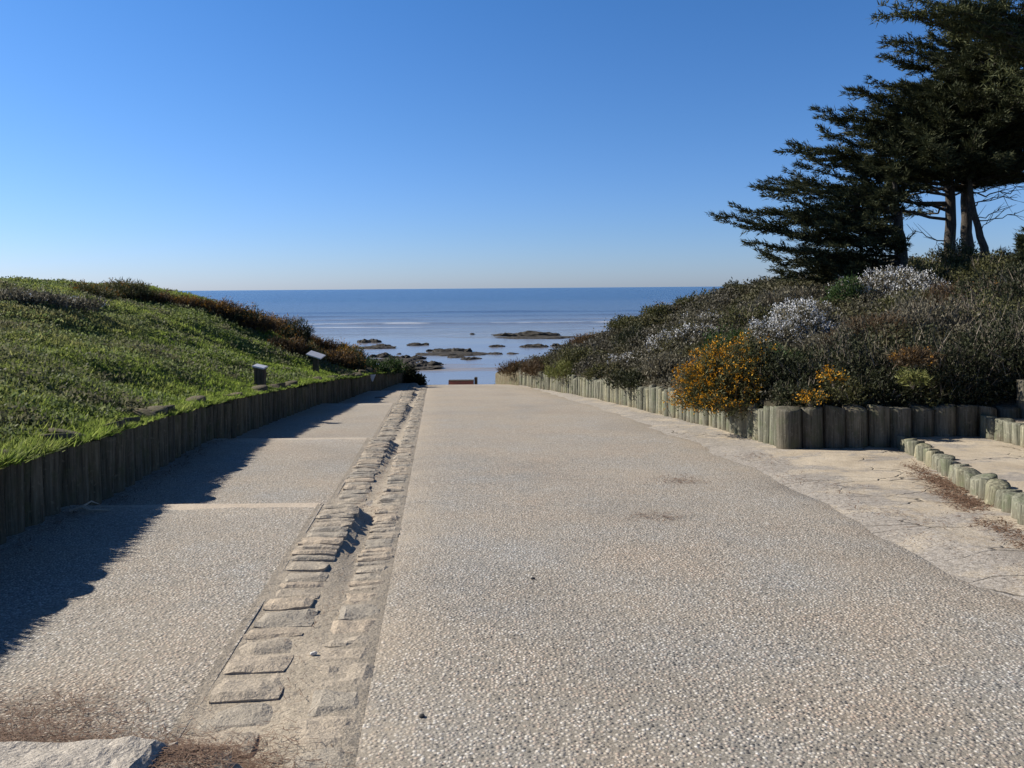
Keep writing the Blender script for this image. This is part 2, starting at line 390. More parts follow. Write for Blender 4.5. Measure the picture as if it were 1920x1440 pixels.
g = Geo(); gl = Geo()
edges = [-6]+LIPS+[50]
for a, b in zip(edges[:-1], edges[1:]):
    if a < 0: hs = lambda y: .15
    elif a >= 33: hs = lambda y: .012
    else: hs = lambda y, a=a, b=b: -.025+.14*((y-a)/(b-a))**1.25
    yt = np.linspace(a, b, max(4, int((b-a)/.5)))
    V = []
    for y in yt:
        x = np.linspace(float(XL(y))-.3, float(XE(y))-.78, 9); V.append(np.stack([x, np.full(9, y), np.full(9, float(RZ(y))+hs(y))], -1))
    V = np.concatenate(V); V[:, 2] += .012*fbm(V, 1.3, 3)
    last = V[-9:].copy(); last[:, 2] -= .35
    V = np.concatenate([V, last]); g.add(V, gridfaces(len(yt)+1, 9)[:, ::-1])
    side = np.stack([V.reshape(-1, 9, 3)[:-1, 8], V.reshape(-1, 9, 3)[:-1, 8]-np.array((0, 0, .3))], 1)
    g.add(side.reshape(-1, 3), gridfaces(len(yt), 2)[:, ::-1])
    if 3 < b < 30:                                   # pale worn lip of each step
        x = np.linspace(float(XL(b))-.1, float(XE(b))-.80, 26); n = len(x)
        w = .19+.10*fbm(np.stack([x, 0*x+b, 0*x], -1), 2.5, 3)
        z = float(RZ(b))+hs(b)+.005+.012*fbm(np.stack([x, 0*x+b, 0*x], -1), 1.3, 3)
        rows = [np.stack([x, b-w, z-.012], -1), np.stack([x, b-w+.02, z], -1), np.stack([x, np.full(n, b+.004), z], -1), np.stack([x, np.full(n, b+.006), z-.3], -1)]
        gl.add(np.concatenate(rows), gridfaces(4, n)[:, ::-1])
link('stepped_path', g.mesh('stepped_path', True), M['path'], kind='structure')
link('path_step_edges', gl.mesh('path_step_edges'), M['lip'], kind='structure')

# ------------------------------------------------------------------ cobbled gutter of granite setts
def sett(cx, cy, cz, lx, ly, lz, yaw, rough=.012):
    n = (5, 4, 2)
    gx, gy = np.meshgrid(np.linspace(-1, 1, 7), np.linspace(-1, 1, 6), indexing='ij')
    top = np.stack([gx*lx/2, gy*ly/2, np.zeros_like(gx)], -1)
    e = np.maximum(np.abs(gx)**5, np.abs(gy)**5); top[..., 2] -= e*.014
    sh = 1-.04*np.abs(gx*gy)**3; top[..., :2] *= sh[..., None]
    top[..., 2] += rough*1.7*fbm(top+rng.random(3)*40, 9, 3)
    top[..., :2] += rough*1.6*np.stack([vnoise(top+7+cx, 7), vnoise(top+17+cy, 7)], -1)
    V = top.reshape(-1, 3); F_ = gridfaces(7, 6)[:, ::-1]
    idx = np.arange(42).reshape(7, 6); loop = np.r_[idx[:, 0], idx[-1, 1:], idx[-2::-1, -1], idx[0, -2:0:-1]]
    bot = V[loop].copy(); bot[:, 2] = -lz; V = np.concatenate([V, bot]); k = len(loop)
    j = np.arange(k); F2 = np.stack([loop, 42+j, 42+(j+1) % k, loop[(j+1) % k]], -1)
    c, s = math.cos(yaw), math.sin(yaw)
    V = V@np.array(((c, s, 0), (-s, c, 0), (0, 0, 1))).T if False else np.stack([V[:, 0]*c-V[:, 1]*s, V[:, 0]*s+V[:, 1]*c, V[:, 2]], -1)
    V[:, 2] += -.075*V[:, 1]
    return V+np.array((cx, cy, cz)), [F_, F2]
gut = empty('cobbled_gutter', (float(XE(5)), 5, float(RZ(5))), label='long gutter of two rows of rough granite setts between stepped path and road', cat='gutter')
ML = -np.array(gut.location)
for (off, w, left) in ((-.60, .34, True), (-.155, .275, False)):
    g = Geo(); y = 1.2
    while y < 37:
        ly = random.choice((random.uniform(.09, .15), random.uniform(.14, .24))) if y > 5.2 else random.uniform(.14, .30); yc = y+ly/2
        h = hpath(yc) if left else .0
        h += (.009 if yc > 6 else .003)+random.gauss(0, .004)
        wd = w*random.uniform(.88, 1.08)
        V, Fs = sett(float(XE(yc))+off+random.uniform(-.02, .02), yc, float(RZ(yc))+h, wd, ly-random.uniform(.002, .016), .25, .1+random.uniform(-.07, .07), .014)
        n0 = g.n; g.add(V+ML, Fs[0]); g.F.setdefault(4, []).append(Fs[1]+n0)
        y += ly
    link('sett_row', g.mesh('sett_row'), M['sett'], gut)
yt = np.unique(np.r_[np.linspace(.8, 37, 200), [l+e for l in LIPS for e in (-.01, .01)]]); V = []
for y in yt:
    x = float(XE(y))+np.array([-.83, -.74, -.42, -.37, -.31, -.27, -.015, .05]); h = hpath(y); g_ = .012 if y > 6 else .0
    z = float(RZ(y))+np.array([h+.003, h-.010, min(h, 0)+max(h, 0)*.75-.008, min(h, 0)*.5+max(h, 0)*.42-.008-g_, max(h, 0)*.16-.008-g_*.3, -.010, .001, -.03])
    V.append(np.stack([x, np.full(8, y), z], -1))
V = np.concatenate(V); nz = .015*fbm(V, 3.0, 4); nz[6::8] = .0; nz[7::8] = 0; nz[0::8] = .006; nz[1::8] *= .5; nz[2:6] *= 1.0; V[:, 2] += nz
link('mortar_bed', meshnp('mortar_bed', V+ML, [gridfaces(len(yt), 8)[:, ::-1]], True), M['mortar'], gut)

# granite block at the lower left
gx = np.concatenate([np.linspace(-5.0, -1.5, 40), np.linspace(-1.45, -1.30, 8)]); gy = np.linspace(2.32, 2.93, 16)
A, B = np.meshgrid(gx, gy, indexing='ij'); top = np.stack([A, B, np.zeros_like(A)], -1)
e = np.clip(1-np.minimum(np.minimum(A[-1, 0]-A, 2.93-B), B-2.32)/.05, 0, 1)
top[..., 2] = -.075*B+.195-.035*e**2+.035*fbm(top, 7, 4)
top[-1, :, 0] += .07*fbm(top[-1], 8, 3); top[-2, :, 0] += .03*fbm(top[-1], 8, 3)
Vb = top.reshape(-1, 3); idx = np.arange(len(Vb)).reshape(len(gx), len(gy))
loop = np.r_[idx[:, 0], idx[-1, 1:], idx[-2::-1, -1], idx[0, -2:0:-1]]; bot = Vb[loop].copy(); bot[:, 2] -= .3; bot[:, :2] += .01*rng.normal(size=(len(loop), 2))
k = len(loop); j = np.arange(k); n0 = len(Vb)
me = meshnp('granite_block', np.concatenate([Vb, bot])-np.array((-2.5, 2.6, -.2)), [gridfaces(len(gx), len(gy))[:, ::-1], np.stack([loop, n0+j, n0+(j+1) % k, loop[(j+1) % k]], -1)], False)
link('granite_block', me, M['block'], loc=(-2.5, 2.6, -.2), label='pale rough granite step block with a broken end beside brown needles', cat='stone block')

# ------------------------------------------------------------------ log walls
def log_mesh(name, r, h, seed, n=14):
    rs = np.random.default_rng(seed); a = np.linspace(0, 2*np.pi, n, endpoint=False)
    rings = [(-.35, 1.0), (0, 1.02), (h*.3, 1.0), (h*.65, .985), (h-.03, .985), (h-.009, .965), (h, .92), (h+.006, .45), (h+.008, .02)]
    V = []; ph = rs.random(3)*6
    prof = 1+.035*np.sin(2*a+ph[0])+.025*np.sin(3*a+ph[1])+.015*np.sin(7*a+ph[2])
    lean = rs.normal(size=2)*.012; tilt = rs.normal(size=2)*.16
    for z, s in rings:
        x = np.cos(a)*r*s*prof+lean[0]*z/h; y = np.sin(a)*r*s*prof+lean[1]*z/h
        zz = np.full(n, z)+(x*tilt[0]+y*tilt[1] if z > h*.5 else 0)
        V.append(np.stack([x, y, zz], -1))
    V = np.concatenate(V); i = np.arange(len(rings)-1)[:, None]*n; j = np.arange(n)[None]; k = (j+1) % n
    return meshnp(name, V, [np.stack([i+j, i+k, i+n+k, i+n+j], -1).reshape(-1, 4)], True)
def along(pts, step):
    pts = np.asarray(pts, float); d = np.r_[0, np.cumsum(np.linalg.norm(np.diff(pts, axis=0), axis=1))]
    s = np.arange(0, d[-1], step); return np.stack([np.interp(s, d, pts[:, 0]), np.interp(s, d, pts[:, 1])], -1)
def log_wall(name, label, cat, pts, base, h, r, step, mat, nvar=6, hj=.03, rj=.12, seed=0, maxn=100):
    P = along(pts, step); rest = P[maxn:]; P = P[:maxn]
    z0 = base(*P[0]); root = empty(name, (P[0][0], P[0][1], z0), label=label, cat=cat)
    protos = [log_mesh('log', r, h, seed+i) for i in range(nvar)]
    for me in protos: me.materials.append(mat)
    for (x, y) in P:
        o = bpy.data.objects.new('log', random.choice(protos)); COL.objects.link(o); o.parent = root
        k = random.uniform(1-rj, 1+rj*.6)
        hh = 1+random.uniform(-hj, hj)/h
        o.location = (x-P[0][0]+random.uniform(-.015, .015), y-P[0][1], base(x, y)-z0+random.uniform(-.01, .01))
        o.scale = (k, k, hh); o.rotation_euler = (random.gauss(0, .012), random.gauss(0, .012), random.uniform(0, 6.28))
    if len(rest):
        g = Geo(); me0 = protos[0]; V0 = np.array([v.co[:] for v in me0.vertices]); F0 = np.array([p.vertices[:] for p in me0.polygons])
        for (x, y) in rest: g.add(V0*np.array((1, 1, random.uniform(.93, 1.06)))+np.array((x-P[0][0], y-P[0][1], base(x, y)-z0)), F0)
        link('far_logs', g.mesh('far_logs', True), mat, root, kind='stuff')
    return root, P
zroad = lambda x, y: float(RZ(y))
log_wall('log_retaining_wall', 'long dark brown log wall holding back the grassy bank on the left', 'retaining wall', [(XL(y)+.02, y) for y in np.linspace(2.6, 35.2, 60)], zroad, .74, .175, .34, M['log_l'], hj=.10, seed=10)
log_wall('log_retaining_wall', 'long sunlit grey green log wall below the scrub bank, curving beside the road', 'retaining wall', [(XR(y), y) for y in np.linspace(12.28, 38, 50)], zroad, .60, .12, .222, M['log_r'], hj=.06, rj=.16, nvar=9, seed=30, maxn=96)
log_wall('log_retaining_wall', 'short shaded log wall of thick logs facing the sandy landing', 'retaining wall', [(4.27, 11.98), (6.1, 12.02), (8.9, 12.1)], zroad, .66, .178, .345, M['log_shade'], rj=.05, hj=.02, seed=50)
ED = [(5.95, 11.75), (5.55, 10.2), (5.1, 8.6), (4.62, 6.9), (4.1, 4.6), (3.8, 1.2)]
log_wall('log_edging', 'low row of short round logs edging the sandy step up', 'log edging', ED, zroad, .215, .118, .242, M['log_r'], hj=.02, seed=70)
ED2 = [(7.28, 11.85), (7.15, 10.9), (6.9, 9.6), (6.4, 7.6), (6.1, 4.6), (5.9, 1.2)]
log_wall('log_edging', 'pale log row of the second step behind the low edging, at the right border', 'log edging', ED2, lambda x, y: float(RZ(y))+.2, .30, .122, .25, M['log_r'], hj=.02, seed=90)
log_wall('log_retaining_wall', 'dark upper log wall in deep shade above the second sandy step', 'retaining wall', [(8.0, 12.0), (8.25, 10.5), (8.3, 8.5), (8.2, 4)], lambda x, y: float(RZ(y))+.45, .62, .15, .29, M['log_shade'], seed=110)
# landings behind the edgings
def landing(name, line, hoff, xr):
    line = np.asarray(line); ys = np.linspace(1.0, 11.95, 40); V = []
    for y in ys:
        x0 = np.interp(-y, -line[:, 1], line[:, 0]); x = np.linspace(x0, xr, 24)
        V.append(np.stack([x, np.full(24, y), np.full(24, float(RZ(y))+hoff)], -1))
    V = np.concatenate(V); V[:, 2] += .03*fbm(V, 1.2, 4)
    link(name, meshnp(name, V, [gridfaces(40, 24)[:, ::-1]], True), M['sand'], kind='structure')
landing('sandy_landing', ED, .195, 8.2); landing('upper_sandy_landing', ED2, .47, 12)

# ------------------------------------------------------------------ grass
n = 78000
yy = 4+(36-4)*rng.random(n)**1.55; tt = np.abs(rng.random(n))**1.35*13
edge = rng.random(n) < .14; tt = np.where(edge, rng.random(n)*.36-.20, tt)
xx = XL(yy)-tt; zz = zL(np.minimum(xx, XL(yy)), yy)
keep = (yy < 33.5)
hgt = np.where(rng.random(n) < .06, 1.6, 1.0)*(1+1.0*np.clip(fbm(np.stack([xx, yy, 0*xx], -1), .5, 3), -.5, 1))
xx, yy, zz, hgt, edge = xx[keep], yy[keep], zz[keep], hgt[keep], edge[keep]
k = 7; n = len(xx)
P = np.repeat(np.stack([xx, yy, zz-.01], -1), k, 0); P[:, :2] += rng.normal(size=(n*k, 2))*.045
D = rng.normal(size=(n*k, 3))*.7; D[:, 2] = np.abs(D[:, 2])+.55; D[:, 0] += .15
D = norm(D); L = np.repeat(hgt, k)*rng.uniform(.025, .072, n*k)*np.where(np.repeat(edge, k), 1.25, 1)
D[:, 0] += np.where(np.repeat(edge, k), rng.uniform(0, .9, n*k), 0); D = norm(D)
dist = P[:, 1]; W = L*.10+.0012*dist*rng.uniform(.5, 1.2, n*k)
V, Fc = blades(P, D, L, W)
m = MB('grass_blades', .7, .25)
isl = m.island(); x, y, z = m.sep(m.pos)
green = m.ramp(isl, [(0, (.08, .125, .02)), (.5, (.17, .245, .04)), (1, (.29, .35, .08))])
dry = m.ramp(isl, [(0, (.085, .095, .036)), (.5, (.18, .185, .068)), (1, (.32, .30, .14))])
dark = m.ramp(isl, [(0, (.03, .04, .02)), (.6, (.07, .085, .04)), (1, (.2, .2, .13))])
zone = m.math('ADD', m.math('MULTIPLY', m.math('ADD', z, .15), .62), m.math('MULTIPLY', m.math('SUBTRACT', m.noise(.55, det=4, rough=.6), .5), 2.4), True)
zone = m.math('MULTIPLY', zone, m.ramp(m.math('MULTIPLY', m.math('SUBTRACT', 24.0, y), .1), [(0, .35), (.6, 1)]))
c = m.mix(zone, green, dry)
c = m.mix(m.ramp(m.noise(.8, det=4, rough=.65), [(.54, 0), (.66, .85)]), c, dark)
m.col(c)
t = m.node('ShaderNodeBsdfTranslucent'); m.set(t.inputs[0], c); mx = m.node('ShaderNodeMixShader'); mx.inputs[0].default_value = .6
m.t.links.new(m.b.outputs[0], mx.inputs[1]); m.t.links.new(t.outputs[0], mx.inputs[2]); m.t.links.new(mx.outputs[0], m.n['Material Output'].inputs[0])
link('grass', meshnp('grass', V, [Fc]), m.m, kind='stuff', label='short rough grass and weeds covering the left bank', cat='grass')

n = 15000
yy = 4+28*rng.random(n)**1.6; tt = .15+rng.random(n)**1.2*11; xx = XL(yy)-tt
Q = np.stack([xx, yy, 0*xx], -1); keep = fbm(Q, .55, 4) > .02; xx, yy = xx[keep], yy[keep]; zz = zL(xx, yy); n = len(xx); k = 6
P = np.repeat(np.stack([xx, yy, zz], -1), k, 0)+rng.normal(size=(n*k, 3))*np.array((.05, .05, .02)); P[:, 2] += rng.uniform(.01, .08, n*k)
V, Fc = leaves(P, norm(rdir(n*k)+np.array((0, 0, .5))), rng.uniform(.025, .06, n*k)+.0012*P[:, 1], rng.uniform(.018, .035, n*k)+.0008*P[:, 1])
link('weeds', meshnp('weeds', V, [Fc]), foliage_mat('weed_leaves', [(.07, .105, .03), (.14, .185, .06), (.26, .30, .13)], ((.075, .075, .04), (.2, .19, .12)), .8, transl=.45), kind='stuff', label='dark broad leaved weeds in patches among the bank grass', cat='weeds')

# ------------------------------------------------------------------ bushes
def bush(name, c, rx, rz, leaf, label, flower=None, nf=0, n=None, twig='twig', spiky=True, group=None, cat='bush', bias=None, ry=None, ls=1.0, twigs=1.0):
    c = np.asarray(c, float); ry = ry or rx
    root = empty(name, c, label=label, cat=cat, group=group)
    spiky = spiky and leaf in ('leaf_brown', 'leaf_lime') or name == 'gorse_bush'
    d = max(10, c[1]); sz = (.0022*d+.045)*ls                       # leaf spray size
    n = n or int(np.clip(520*(rx*ry+rx*rz)/(sz/.08)**1.2, 150, 2600))
    def shell(n, lo):
        q = rdir(n); q[:, 2] = np.abs(q[:, 2])
        r = (lo+(1-lo)*rng.random(n)**.6)*(1+1.15*fbm(q*1.2+c, 1.2, 3))
        p = q*r[:, None]*np.array((rx, ry, rz)); return p, norm(q*np.array((1/rx, 1/ry, 1/rz)))
    p, o = shell(n, .35); k = 9
    P = np.repeat(p, k, 0)+rng.normal(size=(n*k, 3))*sz*.6
    D = norm(np.repeat(o, k, 0)*.7+rdir(n*k)*.9+np.array((0, 0, .35)))
    V, F_ = (blades if spiky else leaves)(P, D, rng.uniform(.5, 1.3, n*k)*sz*(1.3 if spiky else 1.0), sz*(.30 if spiky else .42)*rng.uniform(.6, 1.2, n*k))
    link('foliage', meshnp('foliage', V, [F_]), M[leaf], root)
    nt = int(twigs*max(60, n*.36)); p, o = shell(nt, .5)
    Dt = norm(o*.8+rdir(nt)*.55+np.array((0, 0, .5))); Lt = rng.uniform(.25, .6, nt)*min(1, rx)
    V, F_ = blades(p-Dt*Lt[:, None]*.6, Dt, Lt, .0012*d*rng.uniform(.5, 1.1, nt))
    base = np.zeros((14, 3)); q = rdir(14); q[:, 2] = np.abs(q[:, 2])+.4; g = Geo(); g.add(V, F_)
    for a in norm(q):
        e = a*np.array((rx, ry, rz))*.8; g.add(*tube([base[0]-np.array((0, 0, .1)), e*.5+rng.normal(size=3)*.06*rx, e], [.02, .012, .004], 4))
    link('twig_sprays', g.mesh('twig_sprays'), M[twig], root)
    if flower:
        p, o = shell(nf, .72)
        if bias is not None:
            wgt = p@np.asarray(bias)/max(rx, rz); kp = rng.random(nf) < np.clip(.5+wgt, .06, 1); p, o = p[kp], o[kp]
        cl = np.repeat(p, 7, 0)+np.repeat(norm(o+rdir(len(p))*.5), 7, 0)*rng.random((len(p)*7, 1))*sz*1.9+rng.normal(size=(len(p)*7, 3))*sz*.28
        V, F_ = leaves(cl, norm(np.repeat(o, 7, 0)+rdir(len(cl))*.8), rng.uniform(.4, 1.0, len(cl))*sz*.62, sz*.40*rng.uniform(.6, 1.1, len(cl)))
        link('blossom', meshnp('blossom', V, [F_]), M[flower], root)
    return root
def sink(p, dz=.08): return np.array((p[0], p[1], p[2]-dz))

# left ridge
GL = 'gorse bushes along the left ridge'
LB = [
 (165, 540, .75, .42, 'leaf_olive', 'fl_rust', 60, 'olive gorse hump on the left ridge with rusty bloom at its left end'),
 (235, 541, .95, .50, 'leaf_olive', 'fl_rust', 50, 'broad olive brown bush topping the left ridge'),
 (300, 552, .55, .30, 'leaf_brown', 'fl_rust', 20, 'small brown bush on the ridge where the sea horizon starts'),
 (350, 562, .7, .35, 'leaf_brown', 'fl_rust', 110, 'gorse with orange tips at the top of the sloping ridge'),
 (400, 573, .8, .42, 'leaf_brown', 'fl_rust', 150, 'orange brown gorse above the bare green slope'),
 (440, 588, .85, .45, 'leaf_dark', 'fl_rust', 110, 'dark gorse on the ridge with scattered orange bloom'),
 (475, 604, .9, .48, 'leaf_brown', 'fl_rust', 160, 'rusty gorse midway down the left ridge'),
 (510, 615, .95, .55, 'leaf_brown', 'fl_rust', 70, 'brown gorse crowning the ridge above the small wooden post'),
 (545, 632, .9, .55, 'leaf_dark', 'fl_rust', 60, 'dark brown bush on the ridge just above the sign panel'),
 (580, 646, .85, .5, 'leaf_brown', 'fl_rust', 50, 'brown bush directly behind the sign panel'),
 (615, 660, .9, .5, 'leaf_brown', 'fl_rust', 90, 'brown gorse on the ridge to the right of the sign panel'),
 (645, 672, .85, .55, 'leaf_olive', 'fl_orange', 130, 'gorse with the brightest orange flowers at the foot of the left ridge'),
 (672, 682, .7, .5, 'leaf_dark', 'fl_rust', 30, 'dark bush at the seaward end of the left ridge'),
 (700, 694, .7, .38, 'leaf_green', None, 0, 'low green bush where the left bank meets the sea view'),
 (725, 702, .6, .35, 'leaf_green', None, 0, 'low green bush at the far end of the left log wall'),
]
for px, py, rx, rz, lf, fl, nf, lab in LB:
    bush('gorse_bush' if fl else 'bush', sink(hit(px, py, 'L')), rx, rz*(.8 if px < 500 else 1.15), lf, lab, fl, nf, twig='twig_br', group=GL)
for px, py, rx, rz, lf, fl, nf, lab in [(535, 652, .8, .5, 'leaf_brown', 'fl_rust', 60, 'brown gorse in front of the ridge gorse, left of the sign panel'), (572, 664, .75, .45, 'leaf_olive', 'fl_rust', 40, 'olive gorse low on the bank just left above the sign panel'), (622, 676, .8, .5, 'leaf_brown', 'fl_rust', 90, 'rusty gorse low on the bank right of the sign panel'), (655, 687, .7, .42, 'leaf_dark', 'fl_rust', 30, 'dark low gorse nearest the white wall marker')]:
    bush('gorse_bush', sink(hit(px, py, 'L')), rx, rz, lf, lab, fl, nf, twig='twig_br', group=GL)
# pale dry stalks at the far left of the ridge
for i, (px, py, lab) in enumerate([(15, 545, 'grey dry shrub at the far left end of the ridge'), (65, 552, 'grey dry shrub on the ridge, second from the left border'), (110, 558, 'pale dry shrub on the ridge beside the olive gorse hump')]):
    bush('dry_shrub', sink(hit(px, py, 'L')), .8, .26, 'leaf_grey', lab, 'fl_white' if i else None, 14, group='dry shrubs on the left ridge', twigs=3)

GR = 'bushes on the scrub bank'
RB = [  # px, py (base), rx, rz, leaf, flower, nf, name, label, kwargs
 (1490, 640, .9, .66, 'leaf_grey', 'fl_white', 640, 'blossoming_shrub', 'shrub thick with white blossom in the middle of the scrub bank', {}),
 (1300, 640, .8, .36, 'leaf_grey', 'fl_white', 190, 'blossoming_shrub', 'grey shrub with sparse white blossom left of the largest white one', {}),
 (1265, 655, .6, .3, 'leaf_grey', 'fl_white', 110, 'blossoming_shrub', 'small pale blossoming shrub above the sunlit log wall', {}),
 (1168, 684, .55, .26, 'leaf_grey', 'fl_white', 90, 'blossoming_shrub', 'small white blossoming shrub far down above the log wall', {}),
 (1330, 610, .8, .25, 'leaf_grey', 'fl_white', 60, 'blossoming_shrub', 'grey shrub with a faint white bloom high on the bank', {}),
 (1680, 566, 1.3, .66, 'leaf_grey', 'fl_white', 620, 'blossoming_shrub', 'pale blossoming shrub just below the conifer trunks', {}),
 (1540, 600, .8, .3, 'leaf_grey', 'fl_white', 40, 'blossoming_shrub', 'greyish shrub with thin bloom between the two white shrubs', {}),
 (1590, 575, .6, .62, 'leaf_green', None, 0, 'evergreen_bush', 'upright dark green bush in the grey scrub below the conifers', {}),
 (1378, 556, .62, .5, 'leaf_dark', None, 0, 'evergreen_bush', 'round dark bush on the skyline of the right bank', {}),
 (1432, 552, .5, .28, 'leaf_dark', None, 0, 'evergreen_bush', 'small dark bush on the skyline left of the conifer boughs', {}),
 (1805, 535, 1.35, 1.1, 'leaf_olive', None, 0, 'tall_bush', 'tall leafy bush in front of the conifer trunks', dict(twigs=2)),
 (1620, 535, 1.0, .75, 'leaf_grey', None, 0, 'bush', 'grey twiggy bush below the low dense cypress', dict(twigs=3)),
 (1855, 545, 1.1, .7, 'leaf_olive', None, 0, 'tall_bush', 'tall olive bush under the curved conifer trunk', dict(twigs=2)),
 (1760, 555, 1.2, .8, 'leaf_olive', None, 0, 'bush', 'bushy olive shrub in front of the tall leafy bush', dict(twigs=2)),
 (1915, 600, 1.1, .9, 'leaf_dark', None, 0, 'bush', 'dark bush cut by the right border beneath the reddish brown bush', dict(twigs=2)),
 (1600, 665, .95, .6, 'leaf_grey', None, 0, 'bush', 'grey twiggy bush to the right of the thickest white blossom', dict(twigs=4)),
 (1390, 660, .8, .5, 'leaf_green', None, 0, 'bush', 'green bush directly behind the orange gorse', {}),
 (1480, 575, 1.0, .45, 'leaf_grey', None, 0, 'bush', 'grey bush on the skyline below the lowest cypress boughs', dict(twigs=3)),
 (1725, 525, .7, .5, 'leaf_olive', None, 0, 'bush', 'low leafy bush between the two groups of conifer trunks', {}),
 (1878, 535, .7, .95, 'leaf_brown', None, 0, 'twiggy_bush', 'thin twiggy bush standing right of the curved trunk', dict(twigs=4)),
 (1895, 575, .9, .4, 'leaf_brown', 'fl_rust', 60, 'bush', 'reddish brown bush at the right border below the conifers', {}),
 (1062, 705, .7, .42, 'leaf_lime', None, 0, 'bush', 'yellow green bush above the far part of the sunlit log wall', {}),
 (1100, 680, .9, .45, 'leaf_olive', None, 0, 'bush', 'olive bush behind the yellow green one', {}),
 (1105, 640, .9, .4, 'leaf_brown', 'fl_rust', 40, 'bush', 'brown bush jutting from the lower skyline of the right bank', {}),
 (1185, 612, 1.0, .4, 'leaf_olive', None, 0, 'bush', 'olive bush halfway along the sloping skyline', {}),
 (1245, 592, 1.0, .4, 'leaf_olive', 'fl_rust', 20, 'bush', 'olive brown bush near the top of the sloping skyline', {}),
 (1310, 572, .9, .35, 'leaf_olive', None, 0, 'bush', 'olive bush next to the round dark bush on the skyline', {}),
 (1200, 645, .9, .4, 'leaf_dark', None, 0, 'bush', 'dark bush in the middle of the far bank slope', {}),
 (1010, 700, .8, .4, 'leaf_brown', None, 0, 'bush', 'brown bush above the far end of the sunlit log wall', {}),
 (965, 712, .7, .4, 'leaf_brown', None, 0, 'bush', 'lowest brown bush where the right bank meets the road end', {}),
 (1190, 722, .75, .36, 'leaf_dark', None, 0, 'bush', 'dark bush leaning over the log wall beyond the orange gorse', {}),
 (1125, 705, .55, .3, 'leaf_olive', None, 0, 'bush', 'low olive bush leaning over the far log wall', {}),
 (1255, 700, .8, .42, 'leaf_grey', None, 0, 'bush', 'grey twiggy bush just left of the orange gorse', dict(twigs=3)),
 (1445, 715, .75, .62, 'leaf_green', None, 0, 'bush', 'dark green bush beside the orange gorse', {}),
 (1640, 650, 1.0, .6, 'leaf_brown', None, 0, 'bush', 'brown bush above the shaded log wall', dict(twigs=2)),
 (1740, 640, 1.1, .65, 'leaf_grey', None, 0, 'bush', 'grey brown twiggy bush on the bank under the tall leafy bush', dict(twigs=4)),
 (1850, 640, 1.2, .7, 'leaf_olive', 'fl_rust', 14, 'bush', 'large dull bush at the right border of the bank', dict(twigs=2)),
 (1700, 590, 1.1, .5, 'leaf_olive', None, 0, 'bush', 'olive bush right of the pale blossoming shrub', dict(twigs=2)),
 (1805, 590, 1.2, .5, 'leaf_brown', None, 0, 'bush', 'wide brown bush below the tall leafy bush', dict(twigs=3)),
 (1410, 610, .9, .36, 'leaf_olive', None, 0, 'bush', 'low olive bush on the bank under the round dark one', dict(twigs=3)),
]
for px, py, rx, rz, lf, fl, nf, nm, lab, kw in RB:
    bush(nm, sink(hit(px, py, 'R')), rx, rz, lf, lab, fl, nf, group=GR, **kw)
# the shrubs that lean over the walls
bush('gorse_bush', at(1358, 768, 14.2), .86, 1.02, 'leaf_olive', 'gorse thick with orange yellow bloom spilling over the sunlit log wall', 'fl_orange', 1250, n=1900, twig='twig_br', group=GR, bias=(-.55, -.1, .1))
bush('bush', at(1455, 768, 13.3)+np.array((.2, .3, 0)), .62, .85, 'leaf_dark', 'dark bush behind the corner log of the two log walls', twig='twig', group=GR)
bush('gorse_bush', at(1560, 724, 11.95), .11, .11, 'leaf_olive', 'small clump of orange gorse above the shaded log wall', 'fl_orange', 46, n=50, group=GR)
bush('gorse_bush', at(1518, 764, 11.95), .16, .08, 'leaf_olive', 'tiny orange gorse clump on top of the shaded log wall', 'fl_orange', 40, n=40, group=GR)
bush('gorse_bush', at(1712, 690, 12.2), .26, .2, 'leaf_brown', 'thin gorse with a few rusty flowers above the shaded log wall', 'fl_rust', 26, group=GR)
bush('bush', at(1708, 728, 11.95), .15, .14, 'leaf_lime', 'tiny pale green sprig in the dark scrub above the shaded wall', group=GR, n=70)
for px, py, d, rx, rz, lab in [(1580, 770, 12.9, .8, .75, 'dark bush directly above the middle of the shaded log wall'), (1660, 770, 12.9, .75, .8, 'dark bush above the far right of the shaded log wall'), (1760, 775, 12.8, .85, .95, 'dark bush over the end of the shaded log wall'), (1850, 760, 12.8, .8, 1.0, 'dark bush above the dark upper log wall'), (1930, 750, 12.5, .8, 1.0, 'dark bush cut by the right border above the upper log wall'), (1520, 760, 12.9, .5, .55, 'dark bush behind the tiny gorse clump')]:
    bush('bush', at(px, py, d)+np.array((0, .15, 0)), rx*1.1, rz*1.12, 'leaf_dark', lab, group=GR, twigs=3)

for px, rx, rz, lf, lab in [(1500, .42, .30, 'leaf_dark', 'small dark bush drooping over the logs next to the corner log'), (1590, .5, .34, 'leaf_olive', 'small olive bush drooping over the middle logs of the shaded wall'), (1665, .55, .4, 'leaf_dark', 'small dark bush drooping over the shaded wall where the low edging begins'), (1730, .55, .42, 'leaf_olive', 'small olive bush drooping over the shaded wall behind the first step'), (1800, .6, .45, 'leaf_dark', 'small dark bush drooping over the far end of the shaded wall')]:
    bush('bush', at(px, 772, 12.32)+np.array((0, 0, .04)), rx, rz, lf, lab, group=GR, ry=.32, twigs=2)

